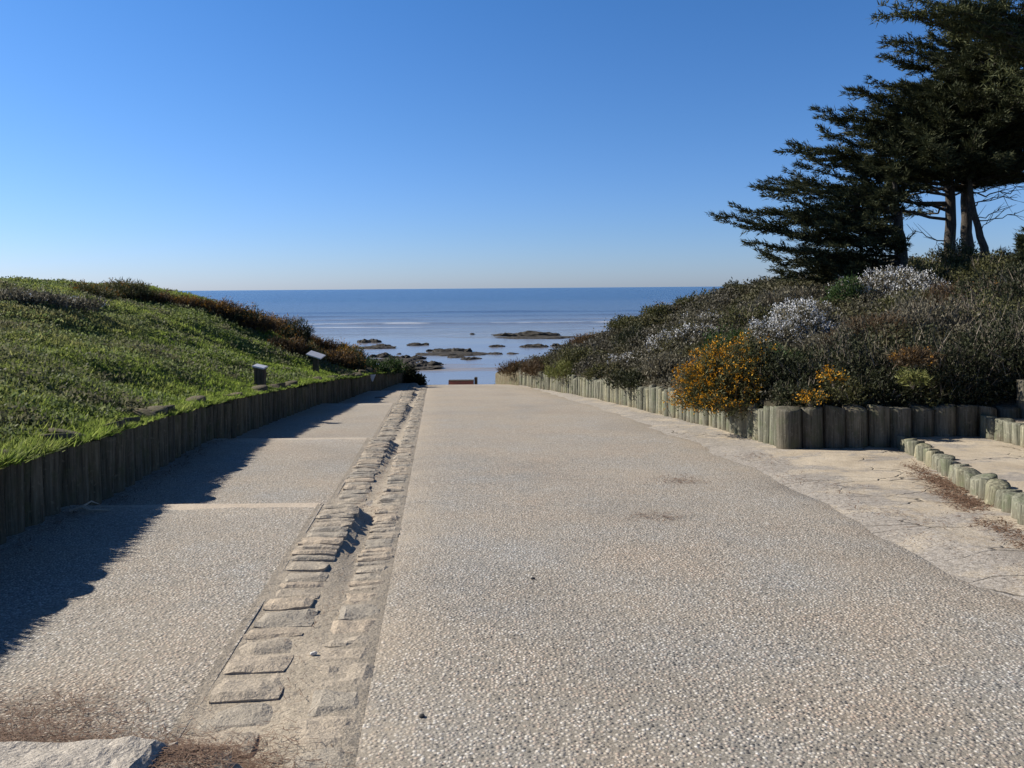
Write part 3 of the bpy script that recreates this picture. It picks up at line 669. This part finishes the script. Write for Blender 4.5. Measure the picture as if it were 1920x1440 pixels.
# low scrub filling the gaps: uncountable
n = 30000
yy = 12.3+rng.random(n)**1.3*27; tt = rng.random(n)**1.2*15
xx = XR(yy)+.15+tt; zz = zR(xx, yy)
k = 9; P = np.repeat(np.stack([xx, yy, zz], -1), k, 0)+rng.normal(size=(n*k, 3))*np.array((.12, .12, .05))
hump = np.clip(fbm(np.stack([xx, yy, 0*xx], -1), 1.1, 3)+.12, 0, 1); P[:, 2] += np.repeat(hump*.8*rng.random(n)**.5, k)
hn = np.repeat(1+1.0*fbm(np.stack([xx, yy, 0*xx], -1), .6, 3), k)
D = norm(rdir(n*k)*1.0+np.array((.1, 0, .5))); d = P[:, 1]
V1, F1 = leaves(P, D, hn*rng.uniform(.04, .11, n*k), .0024*d*rng.uniform(.5, 1.3, n*k))
link('heath_scrub', meshnp('heath_scrub', V1, [F1]), foliage_mat('heath_scrub', [(.035, .034, .02), (.08, .073, .05), (.19, .175, .145)], ((.042, .045, .016), (.115, .105, .045)), .5), kind='stuff', label='low grey brown scrub filling the right bank between the bushes', cat='scrub')

# ------------------------------------------------------------------ conifers
def bez(a, b, c, n):
    t = np.linspace(0, 1, n)[:, None]; return (1-t)**2*a+2*t*(1-t)*b+t*t*c
def conifer(name, label, trunk, tr, limbs, mat, bare=(), tuft=False, step=.2, blade=(.10, .21), dens=8, subl=.9):
    trunk = np.asarray(trunk, float); base = trunk[0].copy()
    root = empty(name, base, label=label, cat='tree', group='conifers on top of the right bank')
    g = Geo(); ss = np.linspace(0, 1, 14); tt = np.linspace(0, 1, len(trunk))
    tp = np.stack([np.interp(ss, tt, trunk[:, i]) for i in range(3)], -1); tp[1:-1] += rng.normal(size=(12, 3))*.03
    g.add(*tube(tp-base, tr*(1-.75*ss), 10))
    link('trunk', g.mesh('trunk', True), M['bark'], root)
    gb = Geo(); BV = []; off = 0; PP = []; DD = []
    for (p0, p1, fol) in limbs:
        p0 = np.asarray(p0, float); p1 = np.asarray(p1, float); L = np.linalg.norm(p1-p0)
        mid = (p0+p1)/2+np.array((0, 0, -.10*L*random.uniform(.2, 1.0)))+rng.normal(size=3)*.07*L*np.array((1, 1, .7))
        pts = bez(p0, mid, p1, 9); pts[2:-1] += rng.normal(size=(6, 3))*.022*L; gb.add(*tube(pts-base, np.linspace(.007*L+.012, .007, 9), 5))
        if fol >= 1: 
            # bare side twigs
            for q in range(int(L*3)):
                s = random.uniform(.25, 1); a = pts[int(s*8)]; e = a+norm(p1-p0+rng.normal(size=3)*L*.5)*random.uniform(.3, .9)
                gb.add(*tube(np.stack([a, (a+e)/2+rng.normal(size=3)*.04, e])-base, [.012, .008, .004], 4))
            continue
        ns = max(4, int(L*(1-fol)/step))
        for s in np.linspace(fol, 1, ns):
            i = min(7, int(s*8)); f = s*8-i; p = pts[i]*(1-f)+pts[i+1]*f; t = norm(pts[i+1]-pts[i])
            b = norm(np.cross(t, (0, 0, 1.)))
            sl = subl*(.14+1.05*(1-s)**.7*min(1, 3*(s-fol)+.55))*random.uniform(.55, 1.25)
            for sd in (-1, 1, 0):
                if sd == 0:
                    dv = norm(t+np.array((0, 0, random.uniform(.0, .5)))); l = sl*.5
                else:
                    dv = norm(t*random.uniform(.7, 1.1)+sd*b*random.uniform(.4, .9)+np.array((0, 0, random.uniform(-.38, .45)))); l = sl
                q = np.arange(.06, max(.12, l), .11)
                pp = p+q[:, None]*dv
                PP.append(np.repeat(pp, dens, 0)); DD.append(np.repeat(dv[None], len(pp)*dens, 0))
    link('limbs', gb.mesh('limbs', True), M['bark'], root)
    if PP:
        P = np.concatenate(PP); D = np.concatenate(DD); n = len(P)
        P = P+rng.normal(size=(n, 3))*np.array((.05, .05, .035))
        D = norm(D*(.55 if tuft else 1.0)+rdir(n)*(.9 if tuft else .5)+np.array((0, 0, .1)))
        V, F_ = blades(P, D, rng.uniform(*blade, n), rng.uniform(.02, .046, n))
        link('crown', meshnp('crown', V-base, [F_]), mat, root)
    return root
def onTrunk(trunk, z):
    t = np.asarray(trunk, float); return np.array([np.interp(z, t[:, 2], t[:, i]) for i in range(2)]+[z])
def ring(trunk, z0, z1, n, rl, rr, fol=.3, rise=.25, back=.8):
    out = []
    for i in range(n):
        z = z0+(z1-z0)*(i+random.random())/n; f = (z-z0)/(z1-z0)
        a = random.uniform(0, 2*np.pi); R0 = (rl(f)*(.5-.5*math.cos(a))+rr(f)*(.5+.5*math.cos(a)))*random.uniform(.55, 1.0)
        tip = onTrunk(trunk, z)+np.array((math.cos(a)*R0, math.sin(a)*R0*back, R0*random.uniform(-.10, .22)))
        s = onTrunk(trunk, max(trunk[0][2]+.5, z-R0*rise*random.uniform(.4, 1)))
        out.append((s, tip, fol))
    return out
def tips(trunk, L, fol=.35, drop=.14):
    out = []
    for px, py, d in L:
        tip = at(px, py, d); t0 = onTrunk(trunk, tip[2]); R0 = abs(tip[0]-t0[0])
        out.append((onTrunk(trunk, max(trunk[0][2]+.4, tip[2]-R0*drop)), tip, fol))
    return out
gz = lambda x, y: float(zR(np.array([x]), np.array([y]))[0])-.2
def base_at(px, d):
    x = (px-960)/F*d; return np.array((x, d, gz(x, d)))
# dense low cypress on the left of the group
b = base_at(1690, 24.5); TR = [b, b+np.array((.02, 0, 1.5)), b+np.array((-.1, .1, 2.6)), b+np.array((-.2, 0, 3.5))]
lim = ring(TR, b[2]+.3, b[2]+3.3, 62, lambda f: 4.6-2.0*f, lambda f: .25+.25*f, .3, .2, .75)
lim = [q for q in lim if q[1][0] < b[0]-.25]; lim += [q for q in ring(TR, b[2]+.3, b[2]+3.2, 40, lambda f: 4.0-1.6*f, lambda f: .1, .25, .2, .9) if q[1][0] < b[0]-.5]
lim += tips(TR, [(1340, 410, 24), (1352, 418, 24.6), (1378, 392, 24.5), (1398, 405, 25), (1400, 462, 23.8), (1415, 470, 25), (1425, 362, 25), (1440, 375, 24), (1432, 490, 24.5), (1452, 515, 24), (1470, 522, 25), (1445, 440, 24), (1460, 425, 25), (1480, 400, 23.5), (1490, 450, 23.5), (1500, 480, 23.5), (1520, 500, 23.3), (1560, 470, 23), (1540, 430, 23.2)], .28, .08)
conifer('cypress_tree', 'low dense dark cypress with boughs sweeping out over the sea side', TR, .24, lim, M['conifer'], dens=9)
# main cypress, the leftmost of the tall trunks
b = base_at(1780, 26); TR = [b, b+np.array((.0, 0, 2)), b+np.array((.15, .1, 5)), b+np.array((.3, 0, 6.4)), b+np.array((.4, 0, 7.4))]
lim = ring(TR, 5.2, 8.5, 165, lambda f: 5.4*(1-f)+2.0*f, lambda f: 3.8*(1-f)+1.6*f, .28, .2, .85)
lim += tips(TR, [(1418, 358, 25.5), (1432, 350, 26), (1466, 293, 26), (1486, 280, 25.5), (1492, 276, 26.5), (1500, 318, 25), (1515, 300, 25), (1534, 214, 26), (1540, 232, 26.5), (1560, 265, 25), (1545, 250, 25.4), (1594, 186, 26), (1598, 178, 25.4), (1590, 215, 25), (1658, 118, 26), (1665, 92, 25.5), (1672, 84, 26), (1690, 130, 26), (1640, 160, 25.5), (1480, 330, 25), (1455, 345, 26.2)], .3, .16)
lim += [(onTrunk(TR, 3.1), at(1702, 432, 25.6), 1),  (onTrunk(TR, 4.2), at(1715, 385, 25), .45)]
conifer('cypress_tree', 'tall dark cypress with the straight leftmost trunk of the tall group', TR, .21, lim, M['conifer'], dens=9)
# second trunk
b = base_at(1812, 27.2); TR = [b, b+np.array((.0, 0, 2)), b+np.array((.1, 0, 5)), b+np.array((.2, 0, 8))]
lim = ring(TR, 5.6, 9.6, 110, lambda f: 4.4*(1-f)+.9*f, lambda f: 4.4*(1-f)+2.2*f, .3, .2)
conifer('cypress_tree', 'tall dark cypress with the thick middle trunk of the tall group', TR, .23, lim, M['conifer'], dens=9)
# third, curved trunk
b = base_at(1850, 25); TR = [b, b+np.array((-.04, 0, .8)), b+np.array((-.30, 0, 1.7)), b+np.array((-.50, .1, 3.0)), b+np.array((-.2, 0, 6)), b+np.array((.4, 0, 11))]
lim = ring(TR, 6.2, 10.5, 100, lambda f: 3.2-1.8*f, lambda f: 4.6, .3, .15)
for (px, py) in [(1920, 345), (1935, 360), (1910, 385), (1900, 400), (1945, 330), (1890, 350), (1905, 370), (1930, 405)]:
    tip = at(px, py, 25+random.uniform(-1, 1)); lim.append((onTrunk(TR, tip[2]-.35), tip, 1))
lim += [(onTrunk(TR, 3.35), at(1868, 408, 24.8), 1), (onTrunk(TR, 3.5), at(1822, 400, 25), 1)]
conifer('cypress_tree', 'tall conifer with the curved right trunk and bare twigs below its crown', TR, .15, lim, M['conifer'], dens=9)
# pine leaning in from the right
x = 19.0; TR = [np.array((x, 21, 2.2)), np.array((x-.2, 21, 6)), np.array((x-.6, 21, 12)), np.array((x-.8, 21, 15))]
lim = []
for px, py, d in [(1652, 42, 20), (1668, 22, 20.5), (1690, 40, 20), (1700, 5, 20.5), (1715, 45, 20), (1740, 40, 19.8), (1735, 15, 20), (1760, 30, 20.5), (1780, 45, 20), (1790, 5, 20), (1790, 58, 20.5), (1820, 40, 20), (1850, 80, 20), (1880, 30, 20), (1830, 95, 20.6), (1870, 120, 20.4), (1900, 90, 20), (1780, -40, 20), (1720, -30, 20.4), (1850, -50, 20), (1905, 150, 20.4), (1890, -20, 20)]:
    tip = at(px, py, d); lim.append((onTrunk(TR, tip[2]-1.2+random.uniform(-.4, .4)), tip, .5))
lim += ring(TR, 6.4, 13, 95, lambda f: 5.6-.8*f, lambda f: 3.6, .4)
conifer('pine_tree', 'pine with rounded needle tufts reaching in from the top right corner', TR, .32, lim, M['pine'], tuft=True, step=.24, blade=(.12, .22), subl=.75, dens=9)
# small conifer at the right border
b = base_at(1935, 21); TR = [b, b+np.array((.02, 0, 1.0)), b+np.array((.0, 0, 1.9))]
lim = ring(TR, b[2]+.3, b[2]+1.8, 34, lambda f: .62*(1-f)+.12, lambda f: .62*(1-f)+.12, .2)
conifer('young_conifer', 'young dark conifer cut by the right border beside the trunks', TR, .08, lim, M['conifer'], subl=.35, step=.12, blade=(.08, .16))

# ------------------------------------------------------------------ pine needle litter
def litter(name, spots, label, n_each, zf, length=(.05, .11), w=.0016):
    P = []
    for (x, y, rx, ry, n) in spots:
        q = rng.normal(size=(n, 2))*np.array((rx, ry))*.5; P.append(np.c_[x+q[:, 0], y+q[:, 1]])
    P = np.concatenate(P); n = len(P); z = np.array([zf(a, b_) for a, b_ in P])
    P = np.c_[P, z+rng.uniform(.003, .022, n)]; a = rng.uniform(0, 2*np.pi, n)
    D = norm(np.c_[np.cos(a), np.sin(a)*.6, rng.normal(size=n)*.12-.04]); L = rng.uniform(*length, n)
    side = norm(np.cross(D, np.array((0, 0, 1.))))*w*rng.uniform(.6, 1.4, n)[:, None]*np.maximum(1, P[:, 1:2]/4)
    V = np.stack([P-side, P+side, P+D*L[:, None]], 1).reshape(-1, 3)
    link(name, meshnp(name, V, [np.arange(3*n).reshape(-1, 3)]), M['needle_litter'], kind='stuff', label=label, cat='needle litter')
zpath = lambda x, y: float(RZ(y))+(hpath(y) if x < XE(y)-.4 else .0)
litter('pine_needles', [(-2.25, 3.42, .55, .34, 1800), (-2.15, 3.18, .55, .24, 3000), (-1.45, 3.12, .45, .2, 2200), (-1.75, 3.02, .8, .10, 1500), (-1.30, 3.0, .4, .16, 1700), (-1.18, 2.88, .22, .2, 1000), (-2.5, 3.05, .6, .14, 1500)], 'brown pine needles drifted against the pale granite block', 0, zpath)
spots = [(np.interp(-y, -np.array(ED)[:, 1], np.array(ED)[:, 0])-.26+random.uniform(-.08, .05), y, .18, .4, 380) for y in np.linspace(6.0, 11.5, 16)]
litter('pine_needles', spots, 'reddish pine needles along the foot of the low log edging', 0, lambda x, y: float(RZ(y))+.014, w=.003)
litter('pine_needles', [(float(XT(y))+random.uniform(-.05, .35), y, .35, .25, random.randint(15, 60)) for y in np.linspace(4.3, 11.5, 22)], 'sparse dry needles and bits along the right edge of the road', 0, lambda x, y: float(RZ(y))+.012, length=(.03, .08), w=.002)
litter('pine_needles', [(float(XE(y))-.37+random.uniform(-.04, .04), y, .12, .3, random.randint(10, 45)) for y in np.linspace(3.2, 12, 20)], 'sparse dry needles caught in the cobbled gutter', 0, lambda x, y: float(RZ(y))+.004, length=(.03, .08), w=.0016)
litter('pine_needles', [(float(XL(y))+.30, y, .22, .5, 90) for y in np.linspace(4.5, 13, 12)], 'dry needles in the shade along the foot of the left log wall', 0, zpath, w=.002)
litter('pine_needles', [(2.02, 9.35, .35, .3, 160), (1.38, 7.4, .3, .2, 120)], 'two thin brown scatters of needles on the road', 0, lambda x, y: float(RZ(y)))

# ------------------------------------------------------------------ small objects
def boxgeo(sx, sy, sz, c=(0, 0, 0), bev=.01):
    import bmesh
    bm = bmesh.new(); bmesh.ops.create_cube(bm, size=1)
    for v in bm.verts: v.co = (v.co.x*sx, v.co.y*sy, v.co.z*sz)
    bmesh.ops.bevel(bm, geom=bm.edges[:], offset=bev, segments=2, affect='EDGES')
    for v in bm.verts: v.co = (v.co.x+c[0], v.co.y+c[1], v.co.z+c[2])
    me = bpy.data.meshes.new('box'); bm.to_mesh(me); bm.free(); return me
M['panel'] = MB('panel_face', .35, .5).col((.55, .56, .62)) if False else None
pm = MB('panel_face', .4, .5); pc = pm.mix(pm.ramp(pm.noise(14, pm.obj(), det=3), [(.45, 0), (.6, .35)]), (.62, .63, .68), (.42, .46, .52)); M['panel'] = pm.col(pc)
M['post'] = mat_wood('sign_post_timber', (.07, .055, .04), (.12, .10, .075), (.03, .025, .02), (.06, .07, .03))
def sign(px, py, hpost, wpost, pw, pl, tilt, yaw, label, name):
    p = hit(px, py, 'L'); root = empty(name, p, label=label, cat='sign'); root.rotation_euler = (0, 0, yaw)
    link('post', boxgeo(wpost, wpost*.75, hpost+.3, (0, 0, hpost/2-.15), .012), M['post'], root)
    o = link('panel', boxgeo(pw, pl, .035, (0, 0, 0), .008), M['panel'], root); o.location = (0, 0, hpost+.03); o.rotation_euler = (R_(tilt[0]), R_(tilt[1]), 0)
    o2 = link('panel_tray', boxgeo(pw*.8, pl*.8, .03, (0, 0, -.034), .006), M['post'], o)
sign(590, 692, .50, .16, .50, .36, (14, 17), -.15, 'lectern sign with a pale tilted panel on a dark post in the grass', 'lectern_sign')
sign(485, 716, .40, .22, .27, .24, (6, 12), -.1, 'squat dark wooden post with a pale sloping cap in the grass', 'marker_post')
# white marker on the left wall
p = np.array((float(XL(27.5))+.2, 27.5, float(RZ(27.5))+.38))
wm = MB('white_paint', .5, .4); wm.col((.75, .75, .74))
import bmesh
bm = bmesh.new(); tri = [(-.11, .30), (.13, .30), (.10, .24), (.03, .06), (-.01, .06), (-.07, .24)]
vs = [bm.verts.new((x, -.01, z)) for x, z in tri]; f = bm.faces.new(vs); r = bmesh.ops.extrude_face_region(bm, geom=[f]); bmesh.ops.translate(bm, vec=(0, .02, 0), verts=[v for v in r['geom'] if isinstance(v, bmesh.types.BMVert)]); bmesh.ops.recalc_face_normals(bm, faces=bm.faces[:])
me = bpy.data.meshes.new('wall_marker'); bm.to_mesh(me); bm.free()
link('wall_marker', me, wm.m, loc=p+np.array((.03, -.06, 0)), label='small white pointed marker on the far part of the left log wall', cat='marker')
# shrubs by the end of the left wall
bush('pale_bush', at(746, 704, 35.3), .30, .34, 'fl_cream', 'pale cream bush at the end of the left log wall', cat='bush', n=160)
bush('dark_bush', np.array((ray(764, 720)[0]*34.4, 34.4, float(RZ(34.4)))), .34, .70, 'leaf_dark', 'dark bush standing at the end of the left log wall', cat='bush', n=420)
bush('dark_bush', np.array((ray(783, 720)[0]*34.2, 34.2, float(RZ(34.2)))), .2, .34, 'leaf_dark', 'little dark bush at the road end, right of the larger dark bush', cat='bush', n=140)
# red brown block beyond the crest
bk = MB('red_brick', .85, .2); br = bk.node('ShaderNodeTexBrick'); bk.set(br.inputs['Vector'], bk.scale(bk.obj(), (1, 1, 1)))
bk.set(br.inputs['Color1'], (.34, .10, .08)); bk.set(br.inputs['Color2'], (.24, .10, .08)); bk.set(br.inputs['Mortar'], (.26, .17, .15)); br.inputs['Scale'].default_value = 4
mp = bk.n.new('ShaderNodeCombineXYZ'); xyz = bk.sep(bk.obj()); bk.set(mp.inputs[0], xyz[0]); bk.set(mp.inputs[1], xyz[2]); bk.set(br.inputs['Vector'], mp.outputs[0]); bk.col(br.outputs[0])
d = 42.0; p = at(862, 712, d); zb = float(RZ(d)); H = p[2]-zb
root = empty('brick_pier', (p[0], d, zb), label='low red brown brick block standing beyond the end of the road', cat='low wall')
link('brickwork', boxgeo(1.35, .45, H+.2, (0, 0, H/2-.1), .015), bk.m, root)
link('capping', boxgeo(1.37, .47, .03, (0, 0, H+.013), .01), M['post'], root)
link('end_post', boxgeo(.16, .3, H+.28, (.80, 0, (H+.28)/2-.1), .02), M['post'], root)
# drain cover and pebbles
dm = MB('dark_iron', .6, .4); dm.col((.045, .04, .04))
def disc(r, h, n=20):
    a = np.linspace(0, 2*np.pi, n, endpoint=False); V = []
    for rr, z in ((r, 0), (r, h*.7), (r*.93, h), (r*.6, h), (.001, h)): V.append(np.stack([np.cos(a)*rr, np.sin(a)*rr*.8, np.full(n, z)], -1))
    i = np.arange(4)[:, None]*n; j = np.arange(n)[None]; k = (j+1) % n
    return meshnp('disc', np.concatenate(V), [np.stack([i+j, i+k, i+n+k, i+n+j], -1).reshape(-1, 4)], False)
y = 25.0; p = at(709, 745, 24.6); 
o = link('drain_cover', disc(.17, .02), dm.m, loc=(p[0], p[1], float(RZ(p[1]))+hpath(p[1])+.002), label='dark round drain cover on the far part of the stepped path', cat='drain cover'); o.rotation_euler = (R_(-4), 0, 0)
def stone(name, r, sc, seed, ico=3):
    bm = bmesh.new(); bmesh.ops.create_icosphere(bm, subdivisions=ico, radius=1); V = np.array([v.co[:] for v in bm.verts])
    dsp = 1+.55*fbm(V+seed*3.1, 1.1, 4); V = V*dsp[:, None]*np.array(sc)*r
    for v, c in zip(bm.verts, V): v.co = c
    me = bpy.data.meshes.new(name); bm.to_mesh(me); bm.free(); return me
dk = mat_stone('dark_pebble', [(.03, .03, .03), (.05, .05, .05), (.08, .08, .08)]); lt = mat_stone('white_pebble', [(.6, .6, .58), (.7, .7, .68), (.78, .78, .76)])
for px, py, r, mt, lab in [(990, 1086, .012, dk, 'black pebble lying alone in the middle of the road'), (778, 1343, .011, dk, 'black pebble near the lower end of the cobbled gutter'), (577, 1224, .014, lt, 'white pebble in the channel of the cobbled gutter')]:
    dd = CAMH/((py-HZ)/F-.075); x = ray(px, py)[0]*dd
    link('pebble', stone('pebble', r, (1.2, 1, .7), px), mt, loc=(x, dd, float(RZ(dd))+r*.4), label=lab, cat='pebble')
# bleached stick in the shade
g = Geo(); g.add(*tube([(-.17, 0, .02), (-.06, .03, .05), (.03, -.02, .03), (.2, .02, .015)], [.012, .018, .014, .006], 6))
g.add(*tube([(-.06, .03, .05), (-.02, .1, .08), (.05, .13, .04)], [.012, .008, .004], 5))
link('stick', g.mesh('stick', True), M['lip'], loc=(-4.05, 7.35, float(RZ(7.35))+.1), label='bleached forked stick on the shaded path by the left log wall', cat='stick')

# ------------------------------------------------------------------ beach, sea, rocks
ws = MB('wet_sand', .3, .5)
x, y, z = ws.sep(ws.pos)
wet = ws.ramp(ws.noise(1, ws.scale(ws.pos, (.03, .11, 0)), det=5, rough=.6), [(.30, 0), (.44, 1)])
c = ws.mix(wet, ws.ramp(ws.noise(.4, det=5), [(.3, (.20, .17, .14)), (.7, (.30, .26, .215))]), (.20, .195, .205))
ws.set(ws.b.inputs['Roughness'], ws.ramp(wet, [(0, .45), (1, .2)]))
ws.bump(ws.noise(1, ws.scale(ws.pos, (.6, 2.0, 1)), det=4), .12, .05)
M['wet'] = ws.col(c)
ys = np.geomspace(47, 260, 140); xs = np.linspace(-1, 1, 90)
Y, Xs = np.meshgrid(ys, xs, indexing='ij'); X = Xs*(60+Y*.9)
link('beach', meshnp('beach', np.stack([X, Y, beachz(X, Y)], -1).reshape(-1, 3), [gridfaces(140, 90)[:, ::-1]], True), M['wet'], kind='structure')
wm = MB('sea_water', .22, .5)
x, y, z = wm.sep(wm.pos)
near = wm.ramp(wm.math('MULTIPLY', y, .001), [(.12, 1), (.26, .25), (.6, 0)])
c = wm.mix(near, wm.ramp(wm.noise(1, wm.scale(wm.pos, (.0006, .004, 0)), det=4), [(.35, (.022, .065, .16)), (.65, (.035, .09, .20))]), (.23, .25, .28))
foamn = wm.noise(1, wm.scale(wm.pos, (.035, .30, 0)), det=5, rough=.6)
foam = wm.math('MULTIPLY', wm.ramp(foamn, [(.63, 0), (.70, .8)]), wm.ramp(wm.math('MULTIPLY', y, .001), [(.10, 1), (.24, 0)]))
sz_ = wm.math('MULTIPLY', wm.ramp(wm.math('SUBTRACT', z, SEA), [(.10, 0), (.24, .9)]), wm.ramp(wm.noise(1, wm.scale(wm.pos, (.05, .2, 0)), det=4), [(.44, 0), (.56, 1)]))
sz_ = wm.math('MULTIPLY', sz_, wm.ramp(wm.math('MULTIPLY', y, .001), [(.17, 1), (.21, 0)]))
c = wm.mix(foam, c, (.6, .62, .64)); c = wm.mix(sz_, c, (.6, .62, .64))
wm.b.inputs['IOR'].default_value = 1.33
h = wm.math('ADD', wm.noise(1, wm.scale(wm.pos, (.18, .7, 0)), det=5, rough=.6), wm.math('MULTIPLY', wm.noise(1, wm.scale(wm.pos, (.03, .14, 0)), det=3), 2.0))
wm.bump(h, .55, 1.2)
M['sea'] = wm.col(c)
ys = np.r_[np.linspace(95, 330, 420), np.geomspace(340, 40000, 60)]; xs = np.linspace(-1, 1, 61)
Y, Xs = np.meshgrid(ys, xs, indexing='ij'); X = Xs*(80+Y*1.6)
P = np.stack([X, Y, 0*X], -1)
sw = np.zeros_like(Y)
for yc, hgt, w in ((141, .10, 1.2), (152, .22, 1.4), (165, .34, 1.7), (181, .42, 2.0), (204, .5, 2.6), (232, .5, 3.2), (270, .5, 4)):
    cy = Y-yc-7*fbm(P*np.array((1, 0, 0))+yc, .02, 3); amp = np.clip(.65+1.2*fbm(P*np.array((1, 0, 0))+2*yc, .03, 3), 0, 1.4)
    sw += hgt*amp*np.exp(-(cy/w)**2)
link('sea', meshnp('sea', np.stack([X, Y, SEA+sw], -1).reshape(-1, 3), [gridfaces(len(ys), 61)[:, ::-1]], True), M['sea'], kind='structure')
rk = mat_stone('shore_rock', [(.022, .02, .018), (.045, .04, .033), (.075, .065, .05)], 1.2, .8)
RK = [
 (983, 630, 115, 9, 'longest dark rock, farthest out in the shallows'), (936, 630, 22, 4, 'short flat rock left of the longest dark rock'), (1040, 630, 18, 5, 'small rock at the right end of the longest dark rock'),
 (690, 640, 46, 8, 'dark rock beside the left ridge, far out'), (714, 648, 36, 5, 'low dark rock just below the one beside the left ridge'), (780, 646, 38, 5, 'lone flat rock in open shallows left of centre'),
 (848, 659, 76, 8, 'long humped rock in the middle of the shallows'), (804, 658, 15, 6, 'small round rock left of the long humped rock'), (792, 664, 30, 4, 'thin rock below the small round rock'),
 (712, 668, 42, 9, 'brown reef rock closest to the left bank'), (748, 672, 50, 9, 'brown reef rock second from the left bank'), (778, 672, 36, 7, 'brown reef rock with a flat top near the left bank'),
 (755, 683, 46, 8, 'weedy rock in the nearest reef, left end'), (800, 683, 60, 9, 'weedy rock in the nearest reef, right end'), (770, 689, 50, 8, 'weedy rock in front of the nearest reef'), (795, 690, 30, 4, 'thin low rock in front of the weedy rocks'),
 (852, 670, 34, 4, 'thin dark streak of rock on the wet sand, left piece'), (880, 673, 40, 4, 'thin dark streak of rock on the wet sand, right piece'),
 (930, 650, 30, 4, 'narrow rock in the right shallows'), (1000, 651, 52, 5, 'long narrow rock near the right bank'), (1042, 650, 24, 7, 'rock touching the right bank, far out'), (926, 664, 30, 3, 'flat rock in the near shallows, centre right'), (960, 664, 22, 3, 'flat rock nearest the right bank'),
 (735, 676, 105, 6, 'broad flat brown reef slab joining the rocks near the left bank'), (775, 690, 100, 6, 'broad flat reef slab under the weedy rocks'), (850, 664, 120, 4, 'long flat reef slab under the long humped rock'), (700, 651, 70, 5, 'flat reef slab running out from the left bank'), (1010, 634, 140, 3, 'thin flat reef slab in front of the longest dark rock'),
 (884, 627, 9, 3, 'tiny dark rock alone left of the longest rock'), (745, 663, 9, 3, 'tiny dark rock above the brown reef'),
]
for i, (px, py, w, hh, lab) in enumerate(RK):
    dd = (CAMH-(SEA+.06))/((py-HZ)/F)
    for _ in range(3):
        zz = max(SEA, float(beachz(np.array([ray(px, py)[0]*dd]), np.array([dd]))[0])); dd = (CAMH-zz)/((py-HZ)/F)
    wm_, hm = w/F*dd, hh/F*dd
    sx, sy = wm_*.5, min(2.6, wm_*.32)+.3
    bm = bmesh.new(); bmesh.ops.create_icosphere(bm, subdivisions=5, radius=1); V = np.array([v.co[:] for v in bm.verts])
    Q = V*np.array((sx, sy, 1.0)); lump = 1.5*fbm(Q+i*9.3, 1.1/max(.7, sx*.35), 4)+.7*fbm(Q+i*5.7, 1.6, 3)
    V = Q*(1+.45*fbm(V+i*3.7, 1.4, 4))[:, None]; V[:, 2] = (V[:, 2]*.5+.55*lump*np.clip(V[:, 2]+.6, 0, 1))*hm
    for v, c_ in zip(bm.verts, V): v.co = c_
    me = bpy.data.meshes.new('shore_rock'); bm.to_mesh(me); bm.free()
    link('shore_rock', me, rk, loc=(ray(px, py)[0]*dd, dd+.5, zz+hm*.08), label=lab, cat='rock', group='dark rocks in the shallows')

# ------------------------------------------------------------------ light
SKYT = ((.53, .69, 1.22), (.47, .67, 1.12), (.41, .685, 1.09), (.34, .695, 1.12), (.09, .18, .32))
sd = np.array((-1.6, .60, 1.02)); sd /= np.linalg.norm(sd)
el = math.asin(sd[2]); az = math.atan2(sd[0], sd[1])
w = bpy.data.worlds.new('World'); S.world = w; w.use_nodes = True; nt = w.node_tree
sky = nt.nodes.new('ShaderNodeTexSky'); sky.sky_type = 'NISHITA'; sky.sun_disc = False; sky.sun_elevation = el; sky.sun_rotation = az
sky.air_density = 1.0; sky.dust_density = .3; sky.ozone_density = 2.0; sky.altitude = 0
bg = nt.nodes['Background']; 
tc = nt.nodes.new('ShaderNodeTexCoord'); sp = nt.nodes.new('ShaderNodeSeparateXYZ'); nt.links.new(tc.outputs['Generated'], sp.inputs[0])
rp = nt.nodes.new('ShaderNodeValToRGB'); nt.links.new(sp.outputs[2], rp.inputs[0]); e_ = rp.color_ramp.elements; e_.new(.12); e_.new(.3); e_.new(.7)
for q, (pp_, cc) in zip(e_, ((0.0, SKYT[0]), (.07, SKYT[1]), (.2, SKYT[2]), (.38, SKYT[3]), (.62, SKYT[4]))): q.position = pp_; q.color = (*cc, 1)
mul = nt.nodes.new('ShaderNodeMix'); mul.data_type = 'RGBA'; mul.blend_type = 'MULTIPLY'; mul.inputs[0].default_value = 1
nt.links.new(sky.outputs[0], mul.inputs[6]); nt.links.new(rp.outputs[0], mul.inputs[7]); nt.links.new(mul.outputs[2], bg.inputs[0]); bg.inputs[1].default_value = .08
sun = bpy.data.lights.new('sun', 'SUN'); sun.energy = 5.0; sun.angle = R_(.5); sun.color = (1.0, .93, .82)
so = bpy.data.objects.new('sun', sun); COL.objects.link(so)
from mathutils import Vector
so.rotation_euler = Vector(tuple(-sd)).to_track_quat('-Z', 'Y').to_euler()
S.view_settings.view_transform = 'Standard'; S.view_settings.look = 'None'; S.view_settings.exposure = .6; S.view_settings.gamma = 1; S.view_settings.use_curve_mapping = False
S.cycles.max_bounces = 6; S.cycles.diffuse_bounces = 3; S.cycles.transparent_max_bounces = 4
